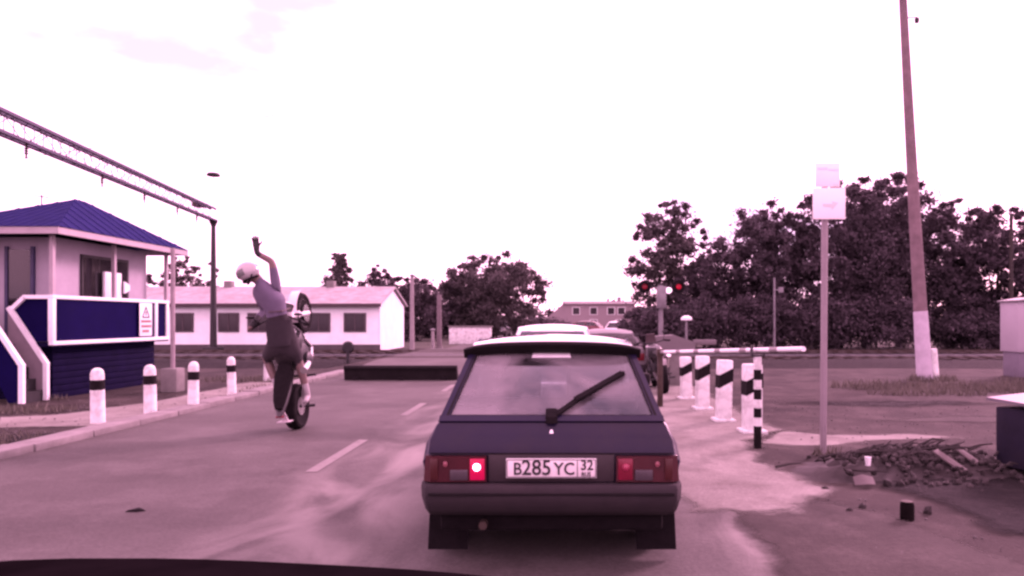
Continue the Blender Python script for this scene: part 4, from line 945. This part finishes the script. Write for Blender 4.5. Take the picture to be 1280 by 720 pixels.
    for s in (-1, 1):
        b = nb(); b.tube([(s*.25, .98, 1.05), (s*.30, 1.0, 1.18)], .008, 6); b.ball((s*.31, 1.0, 1.22), (.06, .015, .035), 12, 8); obj('mirror', b, M['dark_metal'], h)
    b = nb(); b.lathe([(.02, -.12), (.09, -.08), (.11, 0), (.115, .02)], (0, 1.24, .90), 'Y', 20); l = obj('headlight', b, dark, k)
    b = nb(); b.lathe([(.105, 0), (.09, .02), (.01, .035)], (0, 1.265, .90), 'Y', 20); obj('lens', b, M['chrome'], l)
    b = nb(); b.slab([(-.12, 1.18, .98), (.12, 1.18, .98), (.09, 1.06, 1.2), (-.09, 1.06, 1.2)], (0, .012, .006)); obj('windshield', b, mat('smoked_windshield', (0.09, 0.06375, 0.0675), .4), k)
    b = nb(); b.tube([(.12, .92, .5), (.16, .85, .3), (.17, .65, .3), (.2, .55, .5)], .025, 10); b.tube([(.2, .56, .48), (.215, .52, .56), (.24, .38, .74)], [.03, .055, .05], 14); obj('exhaust', b, M['chrome'], k)
    b = nb(); b.tube([(-.26, 0, .315), (.26, 0, .315)], .02, 10); b.tube([(-.27, .42, .36), (.27, .42, .36)], .016, 8); obj('foot_peg', b, M['dark_metal'], k)
    b = nb(); b.torus((-.09, 0, .315), .09, .012, 'X', 24, 6); b.bar((-.09, 0, .40), (-.09, .5, .43), .012, .02); b.bar((-.09, 0, .23), (-.09, .5, .33), .012, .02); obj('chain', b, M['rust'], k)
    return X
BIKE = build_bike(BX, BY, PITCH, R(-4), 'dark motorcycle with white front end reared up on its rear wheel')
build_bike(2.08, 14.3, 0, R(-7), 'dark motorcycle parked upright in line with the right-hand bollards')

def skin_body(name, joints, edges, subdiv=2):
    """joints: list of (point, radius or (rx, ry)); grows one continuous surface over the skeleton"""
    me = bpy.data.meshes.new(name); me.from_pydata([j[0] for j in joints], edges, [])
    o = bpy.data.objects.new(name, me); COL.objects.link(o)
    o.modifiers.new('skin', 'SKIN'); sv = me.skin_vertices[0].data
    for i, j in enumerate(joints):
        r = j[1]; sv[i].radius = r if hasattr(r, '__len__') else (r, r); sv[i].use_root = (i == 0)
    s = o.modifiers.new('sub', 'SUBSURF'); s.levels = subdiv; s.render_levels = subdiv
    bpy.context.view_layer.update()
    m2 = bpy.data.meshes.new_from_object(o.evaluated_get(bpy.context.evaluated_depsgraph_get()))
    bpy.data.objects.remove(o); bpy.data.meshes.remove(me)
    m2.shade_smooth(); return m2

def build_rider():
    O = Vector((-3.72, 9.42, .0))
    def L(px, py, Y): return at(px, py, Y)
    J = []; E = []; tagm = []
    def j(p, r, t, frm=None):
        J.append((Vector(p)-O, r)); tagm.append(t)
        if frm is not None: E.append((frm, len(J)-1))
        return len(J)-1
    SK, SH, PA, SO, GL = 0, 1, 2, 3, 4                   # skin, shirt, dark trousers, shoe, glove
    pel = j(L(353, 432, 9.36), (.165, .15), PA)
    wai = j(L(350, 408, 9.33), (.15, .13), PA, pel)
    che = j(L(343, 381, 9.30), (.165, .13), SH, wai)
    sho = j(L(335, 362, 9.27), (.15, .10), SH, che)
    nek = j(L(325, 352, 9.24), (.062, .062), SH, sho)
    hd = j(L(318, 346, 9.22), (.085, .085), SK, nek)
    hd2 = j(L(311, 340, 9.20), (.085, .085), SK, hd)
    # raised arm
    rs = j(L(346, 363, 9.28), (.085, .08), SH, sho)
    ru = j(L(343, 344, 9.26), .062, SH, rs)
    re = j(L(340, 327, 9.24), .05, SK, ru)
    rf = j(L(331, 322, 9.22), .043, SK, re)
    rw = j(L(321.5, 317, 9.20), .042, GL, rf)
    rh = j(L(320, 306, 9.20), (.05, .034), GL, rw)
    pal = J[rh][0]
    # arm to the handlebar
    ls = j(L(322, 366, 9.36), (.08, .075), SH, sho)
    le = j(L(331, 388, 9.62), .055, SH, ls)
    hb = BIKE @ Vector((-.34, .935, 1.03))+Vector((BX, BY, 0))
    lw = j(hb+Vector((-.02, -.13, -.03)), .036, SK, le)
    lh = j(hb+Vector((-.01, -.05, .01)), (.045, .03), GL, lw)
    # legs
    for s, knee, ank, toe in ((1, L(373, 450, 9.42), L(384, 491, 9.5), L(379, 504, 9.33)), (-1, L(333, 446, 9.62), L(347, 485, 9.55), L(341, 493, 9.40))):
        hp = j(J[pel][0]+O+Vector((s*.11, .03, -.06)), .135, PA, pel)
        th = j((J[hp][0]+O).lerp(knee, .6), .112, PA, hp)
        kn = j(knee, .062, SK, th)
        cf = j(knee.lerp(ank, .35), .060, SK, kn)
        an = j(ank, .040, SO, cf)
        hl = j(ank+Vector((0, .02, -.05)), (.045, .045), SO, an)
        j(toe+Vector((0, .05, .0)), (.045, .036), SO, hl)
    # fingers, five on each hand: the raised hand open, the other curled on the grip
    W_ = J[rw][0]; up = (pal-W_).normalized(); sd_ = up.cross(Vector((0, 1, 0))).normalized()
    fw = up.cross(sd_).normalized()
    for off, ln, sp in ((-.033, .066, -.16), (-.011, .08, -.04), (.011, .076, .05), (.031, .06, .16)):
        a = j(pal+O+sd_*off+up*.04, .0135, GL, rh); b_ = j(J[a][0]+O+(up+sd_*sp).normalized()*ln*.55, .0125, GL, a); j(J[b_][0]+O+(up*.92+sd_*sp+fw*.35).normalized()*ln*.55, .011, GL, b_)
    a = j(pal+O+sd_*(-.045)-up*.005, .014, GL, rh); b_ = j(J[a][0]+O+(up*.6-sd_*.8)*.035, .012, GL, a); j(J[b_][0]+O+(up*.9-sd_*.3)*.032, .010, GL, b_)
    H_ = J[lh][0]+O
    gx = (BIKE.to_3x3() @ Vector((-.13, -.065, -.027))).normalized(); fwd = (BIKE.to_3x3() @ Vector((0, 0, 1))).normalized(); out_ = (BIKE.to_3x3() @ Vector((0, 1, 0))).normalized()
    for i, ln in enumerate((.9, 1.0, .97, .82)):
        p0 = H_+gx*(i-1.5)*.022+out_*.02
        a = j(p0, .0115, GL, lh); b_ = j(p0+out_*.04*ln+fwd*.012, .0105, GL, a); j(p0+out_*.052*ln-fwd*.022, .009, GL, b_)
    a = j(H_-gx*.045, .013, GL, lh); b_ = j(H_-gx*.05+out_*.03-fwd*.02, .011, GL, a); j(H_-gx*.045+out_*.055-fwd*.03, .010, GL, b_)
    me = skin_body('person', J, E, 2)
    o = link('person', me, [mat('skin', (.15, .095, .085), .55, .08, 8), mat('lilac_shirt', (.105, .088, .13), .9, .1, 7), mat('dark_shorts', (.02, .015, .018), .9, .2, 7), mat('white_shoes', (.33, .31, .31), .6, .08, 9), mat('black_gloves', (.012, .011, .012), .7, .2, 9)], loc=O)
    pts = np.array([tuple(p[0]) for p in J])
    segs = [(pts[a], pts[b_], tagm[b_]) for a, b_ in E]
    # a face takes the cloth of the joint it lies nearest to
    for f in me.polygons:
        c = np.array(f.center); best = None
        for i, q in enumerate(pts):
            d = np.linalg.norm(c-q)-(max(J[i][1]) if hasattr(J[i][1], '__len__') else J[i][1])
            if best is None or d < best[0]: best = (d, tagm[i])
        f.material_index = best[1]
    tag(o, 'motorcycle rider in white helmet and lilac shirt standing with one gloved arm raised', 'person')
    # helmet with visor
    hc = J[hd2][0]; ctr = Vector(hc)
    rot = Euler((R(-24), R(8), R(112)))
    X = Matrix.Translation(ctr) @ rot.to_matrix().to_4x4()
    b = MB(xf=X)
    rings = []
    for i in range(1, 14):
        a = math.pi*i/14; rings.append([(.128*math.sin(a)*math.cos(t), .145*math.sin(a)*math.sin(t)+.01, -.14*math.cos(a)*(1 if math.cos(a) < 0 else .82)) for t in np.linspace(0, 2*math.pi, 25)[:-1]])
    b.loft(rings); h = obj('helmet', b, mat('white_helmet', (.36, .345, .345), .3, .05, 6, coat=.4), o, smooth=60)
    b = MB(xf=X); b.loft([[(.132*math.sin(a)*math.cos(t), .149*math.sin(a)*math.sin(t)+.012, -.14*math.cos(a)) for t in np.linspace(.35, math.pi-.35, 13)] for a in np.linspace(1.3, 1.95, 6)], False, False); obj('visor', b, mat('grey_visor', (0.12, 0.135, 0.1275), .15, .1, 6), h, smooth=60)
    b = MB(xf=X); b.tube([(.11, -.02, -.06), (.06, .06, -.135), (0, .08, -.145), (-.06, .06, -.135), (-.11, -.02, -.06)], .009, 6); obj('strap', b, M['black'], h)
    b = MB(xf=X); b.loft([[((.1+r_)*math.cos(t), (.112+r_)*math.sin(t)+.01, -.098+z_) for t in np.linspace(0, 2*math.pi, 25)[:-1]] for r_, z_ in ((-.004, -.02), (.004, -.014), (.007, 0), (.003, .01))], False); obj('rim', b, M['black'], h)
    b = MB(xf=X); b.loft([[(x_, .155*math.sin(a)*(-1)+.01, .117*math.cos(a)) for x_ in (-.022, .022)] for a in np.linspace(-1.1, 1.35, 12)], False, False); obj('stripe', b, mat('grey_stripe', (.12, .12, .12), .4), h)
    # loose tail of the shirt over the hips
    b = MB(); rr = []
    pe, wa = J[pel][0], J[wai][0]; axd = (wa-pe).normalized(); sx = Vector((1, 0, 0)); sy = axd.cross(sx).normalized(); sx = sy.cross(axd)
    rnd = random.Random(4)
    for t, r in ((.02, .178), (.25, .182), (.5, .178), (.8, .17), (1.08, .162)):
        c = pe.lerp(wa, t*1.25); rr.append([c+(sx*math.cos(a)*r*(1+.05*math.sin(5*a+t*3)))+(sy*math.sin(a)*r*.88*(1+.05*math.sin(4*a)))+axd*(-.02*math.sin(3*a) if t < 0 else 0) for a in np.linspace(0, 2*math.pi, 29)[:-1]])
    b.loft(rr, False); obj('jacket_tail', b, mat('dark_jacket', (0.0195, 0.015, 0.01875), .9, .15, 8), o, smooth=70)
build_rider()

# ------------------------------------------------------------------ trees
def leaf_material(name, dark, light):
    m = bpy.data.materials.new(name); m.use_nodes = True; n = m.node_tree; bs = n.nodes['Principled BSDF']
    bs.inputs['Roughness'].default_value = .7; bs.inputs['Specular IOR Level'].default_value = .25
    a = n.nodes.new('ShaderNodeAttribute'); a.attribute_name = 'tone'
    r = n.nodes.new('ShaderNodeValToRGB'); r.color_ramp.elements[0].color = dark+(1,); r.color_ramp.elements[1].color = light+(1,)
    n.links.new(a.outputs['Fac'], r.inputs[0]); n.links.new(r.outputs[0], bs.inputs['Base Color'])
    tl = n.nodes.new('ShaderNodeBsdfTranslucent'); n.links.new(r.outputs[0], tl.inputs[0])
    mx = n.nodes.new('ShaderNodeMixShader'); mx.inputs[0].default_value = .22
    o = n.nodes['Material Output']; n.links.new(bs.outputs[0], mx.inputs[1]); n.links.new(tl.outputs[0], mx.inputs[2]); n.links.new(mx.outputs[0], o.inputs[0])
    return m
LEAF = [leaf_material('dark_foliage', (0.04125, 0.0333, 0.03861), (0.09375, 0.0774, 0.08712)), leaf_material('mid_foliage', (0.04688, 0.0414, 0.04257), (0.1125, 0.099, 0.099)), leaf_material('pale_foliage', (0.075, 0.0666, 0.0693), (0.15, 0.1332, 0.1386))]

def leaves(clumps, per, size, rng):
    """clumps: (n,4) centres and radii; returns arrays of diamond shaped leaf sprays"""
    n = len(clumps); c = np.repeat(clumps, per, 0); N = len(c)
    d = rng.normal(size=(N, 3)); d /= np.linalg.norm(d, axis=1)[:, None]
    rad = c[:, 3]*np.minimum(np.abs(rng.normal(size=N))*.62, 1.5)
    p = c[:, :3]+d*rad[:, None]*np.array([1, 1, .75])
    u = rng.normal(size=(N, 3)); u /= np.linalg.norm(u, axis=1)[:, None]
    w = np.cross(u, rng.normal(size=(N, 3))); w /= np.linalg.norm(w, axis=1)[:, None]
    s = size*rng.uniform(.55, 1.3, N)[:, None]
    v = np.stack([p-u*s, p+w*s*.55, p+u*s, p-w*s*.55], 1).reshape(-1, 3)
    tone = np.repeat(np.clip(np.repeat(rng.random(n)*.7, per)+rng.random(N)*.35, 0, 1), 4)
    return v, tone
def leaf_mesh(name, v, tone):
    me = bpy.data.meshes.new(name); n = len(v)//4
    me.vertices.add(len(v)); me.vertices.foreach_set('co', v.ravel()); me.loops.add(len(v)); me.loops.foreach_set('vertex_index', np.arange(len(v)))
    me.polygons.add(n); me.polygons.foreach_set('loop_start', np.arange(n)*4); me.polygons.foreach_set('loop_total', np.full(n, 4)); me.update(calc_edges=True)
    at_ = me.attributes.new('tone', 'FLOAT', 'POINT'); at_.data.foreach_set('value', tone.astype(np.float32)); return me

def tree(name, label, x, y, H, Rr, z0, lm, seed, ncl=70, per=70, size=.2, shape='round', group=None, clump=.24, gaps=.0, depth=None):
    rng = np.random.default_rng(seed); t = empty(name, (x, y, 0), label, 'bush' if 'bush' in name else 'tree', group)
    cl = []
    zc, hz = (H+z0)/2, (H-z0)/2
    while len(cl) < ncl:
        q = rng.normal(size=3); q /= np.linalg.norm(q); q *= rng.random()**.38
        rr = Rr
        if shape == 'round': w = 1
        elif shape == 'cone': w = .35+.75*(1-(q[2]+1)/2)
        elif shape == 'column': w = 1.0
        px_, py_, pz_ = q[0]*rr*w, q[1]*(depth or rr)*w, zc+q[2]*hz
        lob = 1+.22*math.sin(3*math.atan2(q[1], q[0])+seed)+.18*math.sin(5*q[2]+seed*2)
        px_ *= lob; py_ *= lob
        if rng.random() < gaps and abs(q[2]) < .5: continue
        cl.append((px_, py_, max(pz_, z0*.6+.2), Rr*clump*rng.uniform(.6, 1.25)))
    # twiggy outliers break the outline
    for _ in range(int(ncl*.55)):
        q = rng.normal(size=3); q /= np.linalg.norm(q); q[2] = abs(q[2]) if rng.random() < .75 else q[2]
        w = .5+.5*(1-(q[2]+1)/2) if shape == 'cone' else 1
        cl.append((q[0]*Rr*w*1.08, q[1]*(depth or Rr)*w*1.05, zc+q[2]*hz*rng.uniform(1.0, 1.12), Rr*clump*rng.uniform(.22, .55)))
    cl = np.array(cl); v, tone = leaves(cl, int(per*3.2), size*.47, rng)
    link('crown', leaf_mesh('crown', v, tone), lm, t)
    b = MB(); th = z0+(H-z0)*.62; r0 = max(.07, H*.022)
    pts = [(0, 0, -.05), (.03*H*.2, 0, th*.35), (-.02*H*.2, .05, th*.7), (.0, 0, th)]
    b.tube(pts, [r0, r0*.8, r0*.6, r0*.25], 8)
    for i in range(9):
        q = cl[rng.integers(0, ncl)]; zb = rng.uniform(max(.3, z0*.7), th*.9); b.tube([(0, 0, zb), (q[0]*.5, q[1]*.5, (zb+q[2])/2+.1), (q[0], q[1], q[2])], [r0*.4, r0*.28, r0*.08], 6)
    obj('trunk', b, M['bark'], t)
    return t
def tpx(name, label, px, ytop, ybot, halfw, Y, lm, seed, **k):
    c = at(px, ytop, Y); zb = max(.1, at(px, ybot, Y).z)
    return tree(name, label, c.x, Y, c.z*.97, halfw/F*Y, zb, lm, seed, **k)
gR = 'trees beyond the railway on the right'; gL = 'trees beyond the railway on the left'
# right-hand mass
tpx('broadleaf_tree', 'tall loose tree directly behind the crossing signal', 838, 252, 425, 46, 40, LEAF[1], 1, ncl=105, per=80, size=.2, group=gR, clump=.25)
tpx('low_tree', 'low dark tree between the signal tree and the main dark mass', 890, 318, 440, 42, 38, LEAF[0], 2, ncl=80, per=70, size=.2, group=gR, clump=.3)
tpx('broad_tree', 'broad dark tree behind the thin grey post with plate', 958, 256, 432, 62, 38, LEAF[0], 3, ncl=130, per=95, size=.2, group=gR, clump=.27)
tpx('large_tree', 'large dark tree right behind the overexposed sign plates', 1050, 232, 435, 66, 38, LEAF[0], 4, ncl=130, per=95, size=.2, group=gR, clump=.26)
tpx('tall_tree', 'tallest dark tree directly behind the leaning utility pole', 1124, 224, 432, 64, 39, LEAF[0], 5, ncl=135, per=90, size=.2, group=gR, clump=.26)
tpx('thin_tree', 'tree with sky gaps just right of the leaning utility pole', 1190, 248, 440, 50, 38, LEAF[0], 6, ncl=105, per=75, size=.2, group=gR, clump=.24)
tpx('edge_tree', 'dark tree above the relay cabinet at the right edge', 1248, 262, 440, 54, 38, LEAF[0], 7, ncl=120, per=85, size=.2, group=gR, clump=.26)
tpx('outer_tree', 'dark tree partly cut by the right edge of the photo', 1330, 262, 440, 60, 39, LEAF[0], 8, ncl=80, per=80, size=.2, group=gR, clump=.26)
tpx('back_tree', 'paler feathery tree showing above the dark trees near the sign plates', 1085, 222, 380, 48, 47, LEAF[1], 9, ncl=80, per=70, size=.22, group=gR)
gB = 'dark bushes under the right trees'
for i, (px, yt, hwid, Y, lb) in enumerate(((815, 385, 36, 37, 'dark bush filling the foot of the signal tree'), (880, 378, 50, 36, 'dark bush behind the grey barrier machine'), (945, 372, 55, 36, 'wide dark bush behind the end of the barrier bar'),
                               (1020, 365, 60, 36, 'wide dark bush seen behind the tall thin sign post'), (1095, 370, 55, 36, 'dark bush left of the whitewashed pole foot'), (1215, 392, 44, 36, 'low dark bush between the whitewashed pole and the relay cabinet'), (1275, 375, 50, 36, 'dark bush behind the relay cabinet'))):
    tpx('dark_bush', lb, px, yt, 442, hwid, Y, LEAF[0], 20+i, ncl=60, per=75, size=.18, group=gB, clump=.33, depth=1.8)
# middle and left
tpx('round_tree', 'big rounded tree in the centre above the low white wall', 616, 318, 420, 58, 58, LEAF[1], 31, ncl=130, per=80, size=.26, group=gL, clump=.22)
tpx('shade_tree', 'dark spreading tree joined to the left of the big rounded tree', 574, 352, 425, 40, 60, LEAF[0], 32, ncl=70, per=70, size=.27, group=gL, clump=.3)
tpx('dark_tree', 'dark tree directly behind the slim pale concrete pole', 513, 344, 428, 34, 50, LEAF[0], 33, ncl=80, per=75, size=.24, group=gL, clump=.3)
tpx('roof_tree', 'small dark tree showing over the right end of the pale roof', 470, 334, 420, 24, 52, LEAF[0], 34, ncl=50, per=70, size=.22, group=gL, clump=.34)
tpx('spire_tree', 'pointed ragged tree rising over the pale roof', 424, 312, 420, 22, 52, LEAF[1], 35, ncl=60, per=60, size=.22, shape='cone', group=gL, clump=.34)
tpx('kiosk_tree', 'scraggy tree showing between the kiosk eaves and the gantry mast', 226, 322, 420, 22, 50, LEAF[1], 36, ncl=48, per=50, size=.22, group=gL, clump=.3)
tpx('wispy_tree', 'wispy pale tree just right of the gantry mast', 258, 326, 420, 20, 54, LEAF[2], 37, ncl=34, per=45, size=.22, group=gL, clump=.3)
tpx('yard_tree', 'dark tree seen under the kiosk eaves', 196, 340, 430, 22, 44, LEAF[0], 38, ncl=45, per=60, size=.2, group=gL, clump=.34)
gH = 'low bushes beyond the road end'
for i, (px, yt, hwid, Y, lb) in enumerate(((655, 398, 36, 70, 'low dark bush under the big rounded tree'), (540, 400, 28, 60, 'low dark bush behind the stout pole'), (690, 402, 22, 95, 'far low bush before the sloping side roof'), (802, 398, 22, 60, 'low bush right of the far pinkish building'))):
    tpx('low_bush', lb, px, yt, 424, hwid, Y, LEAF[0], 50+i, ncl=40, per=60, size=.25, group=gH, clump=.36, depth=3)
# far wood along the horizon
rng = np.random.default_rng(99); N = 620
cl = np.stack([rng.uniform(-330, 330, N), rng.uniform(190, 230, N), rng.uniform(.5, 5.2, N), rng.uniform(1.6, 3.0, N)], 1)
v, tone = leaves(cl, 34, .9, rng)
tag(link('far_wood', leaf_mesh('far_wood', v, tone), LEAF[1]), 'low far wood along the horizon', 'wood', kind='stuff')

# ------------------------------------------------------------------ grass, rubble, litter
def grass(name, spots, count, h, m, seed, label):
    rng = np.random.default_rng(seed); V = []; T = []
    for (x, y, rx, ry, n) in spots:
        for _ in range(n):
            a = rng.uniform(0, 6.28); q = rng.random()**.5; px_, py_ = x+rx*q*math.cos(a), y+ry*q*math.sin(a)
            hh = h*rng.uniform(.4, 1.25); an = rng.uniform(0, 6.28); w = .011; dx, dy = math.cos(an)*w, math.sin(an)*w; lx, ly = rng.normal()*hh*.35, rng.normal()*hh*.35
            V += [(px_-dx, py_-dy, 0), (px_+dx, py_+dy, 0), (px_+lx+dx*.2, py_+ly+dy*.2, hh), (px_+lx-dx*.2, py_+ly-dy*.2, hh)]; T += [rng.random()]*4
    tag(link(name, leaf_mesh(name, np.array(V), np.array(T)), m), label, 'grass', kind='stuff')
dry = leaf_material('dry_grass', (0.0675, 0.06225, 0.0495), (0.135, 0.1237, 0.1013))
grass('verge_grass', [(8.2, 15.6, 2.2, .9, 1300), (10.5, 14.6, 1.7, .7, 900), (7.4, 14.2, 1.2, .4, 350), (12.0, 16.4, 1.8, 1.0, 600), (9.2, 17.4, .6, .4, 380)], 0, .15, dry, 1, 'dry grass at the foot of the leaning utility pole')
grass('kerb_weeds', [(-7.2, 8.6, .8, .5, 220), (-8.8, 11.6, .8, .4, 260), (-9.5, 13.2, .3, .2, 90), (-7.6, 17.6, 1.6, .8, 700), (-9.4, 16.6, .4, .5, 180), (-6.6, 16.0, .25, 1.5, 60), (2.95, 7.8, .15, .15, 50)], 0, .10, dry, 2, 'sparse weeds along the left kerb and kiosk')

rnd = random.Random(12)
b = MB((3.55, 6.9, 0))
dk = mat('dark_rubble', (0.03, 0.0255, 0.024), .95, .4, 6, bump=.4)
def pile_h(x, y):  return .21*math.exp(-(((x-3.7)/.95)**2+((y-7.1)/.45)**2))+.14*math.exp(-(((x-2.75)/.4)**2+((y-6.75)/.25)**2))
n = 26; rows = []
for i in range(n):
    row = []
    for q in range(n):
        x, y = 1.9+2.9*i/(n-1), 6.0+2.0*q/(n-1); row.append((x, y, max(-.02, pile_h(x, y)*rnd.uniform(.6, 1.25)-.035)))
    rows.append(row)
b.loft(rows, False, False)
for _ in range(360):
    x, y = rnd.gauss(3.55, .5), rnd.gauss(6.95, .33)
    if x > 4.3 or x < 2.55: continue
    b.rock((x, y, pile_h(x, y)+.01), rnd.uniform(.01, .05), rnd)
for _ in range(52):
    x, y = rnd.gauss(3.5, .5), rnd.gauss(7.0, .25); a = rnd.uniform(-.5, .9); L_ = rnd.uniform(.12, .42); z = pile_h(x, y)+.03
    d = Vector((math.cos(a)*L_, math.sin(a)*L_*.5, rnd.uniform(-.04, .07)))
    p = Vector((x, y, z)); b.tube([p, p+d*.5+Vector((0, 0, rnd.uniform(-.01, .04))), p+d], [.014, .011, .006], 5)
tag(obj('rubble', b, dk, loc=(3.55, 6.9, 0), smooth=25), 'dark heap of broken branches and rubble beside the blue bin', 'rubble', kind='stuff')
b = MB()
for _ in range(700):
    x, y = rnd.uniform(1.9, 7), rnd.uniform(3.6, 13); b.rock((x, y, .004), rnd.uniform(.004, .018), rnd)
for _ in range(220):
    x, y = rnd.uniform(-9.5, -6.4), rnd.uniform(7, 15); b.rock((x, y, .004), rnd.uniform(.006, .024), rnd)
tag(obj('gravel', b, mat('loose_stones', (0.09, 0.0825, 0.07875), .9, .4, 9), smooth=0), 'loose small stones scattered over the dirt', 'gravel', kind='stuff')

def plank(px, py, Y, L_, ang, label, w=.09, tilt=.25, m=None, name='plank'):
    p = at(px, py, Y); p.z = pile_h(p.x, p.y)+.035; t = MB(); t.box((0, 0, 0), (L_, w, .02), None, .003)
    o = obj(name, t, m or mat('pale_plank_wood', (.10, .082, .078), .85, .2, 8), loc=p); o.rotation_euler = (R(8), tilt, ang); return tag(o, label, 'plank')
plank(1187, 582, 6.75, .32, R(-55), 'longer pale plank end leaning on the rubble heap', .09, .5)
plank(1209, 578, 6.85, .22, R(-60), 'shorter pale plank end nearest the blue bin', .08, .5)
p = at(1080, 603, 6.33)
b = MB(); b.loft([[(-.10, -.05, 0), (.02, -.07, .012), (.09, -.03, .0), (.09, -.03, .006), (.02, -.07, .018), (-.10, -.05, .006)], [(-.08, .05, .05), (.0, .04, .075), (.11, .07, .045), (.11, .07, .051), (.0, .04, .081), (-.08, .05, .056)]]); o = obj('cardboard_sheet', b, mat('greyish_cardboard', (.10, .082, .08), .9, .15, 5), loc=(p.x, p.y, pile_h(p.x, p.y)+.012)); tag(o, 'crumpled pale cardboard sheet lying at the left end of the rubble', 'cardboard')
p = at(1085, 592, 6.6); b = MB(); b.lathe([(.022, 0), (.03, .075), (.031, .08), (.028, .08), (.02, .004)], (0, 0, 0), 'Z', 16); tag(obj('paper_cup', b, M['white_clean'], loc=(p.x, p.y, pile_h(p.x, p.y)+.02)), 'small bright white paper cup on top of the left rubble', 'cup')
g = gp(1134, 650); O = g
t = empty('dark_can', g, 'dark upright tin can standing alone in front of the rubble', 'can')
b = MB(g); b.lathe([(.044, 0), (.05, .006), (.05, .03), (.053, .034), (.05, .038), (.05, .115), (.044, .13), (.044, .126), (.01, .122)], g, 'Z', 20); obj('can', b, mat('burnt_tin', (.006, .004, .004), .9, .4, 9, spec=.08), t)
b = MB(g); b.lathe([(.04, .132), (.043, .135), (.02, .137)], g+Vector((.01, .025, 0)), 'Z', 16); obj('lid', b, M['rust'], t)
p = gp(170, 640); b = MB(); b.loft([[(-.07, -.03, .0), (.03, -.04, 0), (.08, .0, 0), (.02, .04, 0), (-.06, .03, 0)], [(-.05, -.02, .012), (.03, -.025, .02), (.06, .0, .01), (.01, .025, .022), (-.04, .02, .01)]]); tag(obj('squashed_litter', b, M['rubber'], loc=(p.x, p.y, .009)), 'flattened dark scrap lying alone on the left lane', 'litter')
for i, (px, py, r, lb) in enumerate(((1032, 613, .035, 'dark stone at the left tip of the rubble heap'), (1078, 636, .035, 'dark brownish stone below the cardboard sheet'), (1160, 642, .04, 'flat dark stone right of the upright can'), (1062, 640, .03, 'small dark stone left of the brownish stone'))):
    p = gp(px, py); b = MB(); b.rock((0, 0, r*.4), r, random.Random(60+i)); tag(obj('stone', b, dk, loc=p, smooth=0), lb, 'stone', 'stones before the rubble heap')
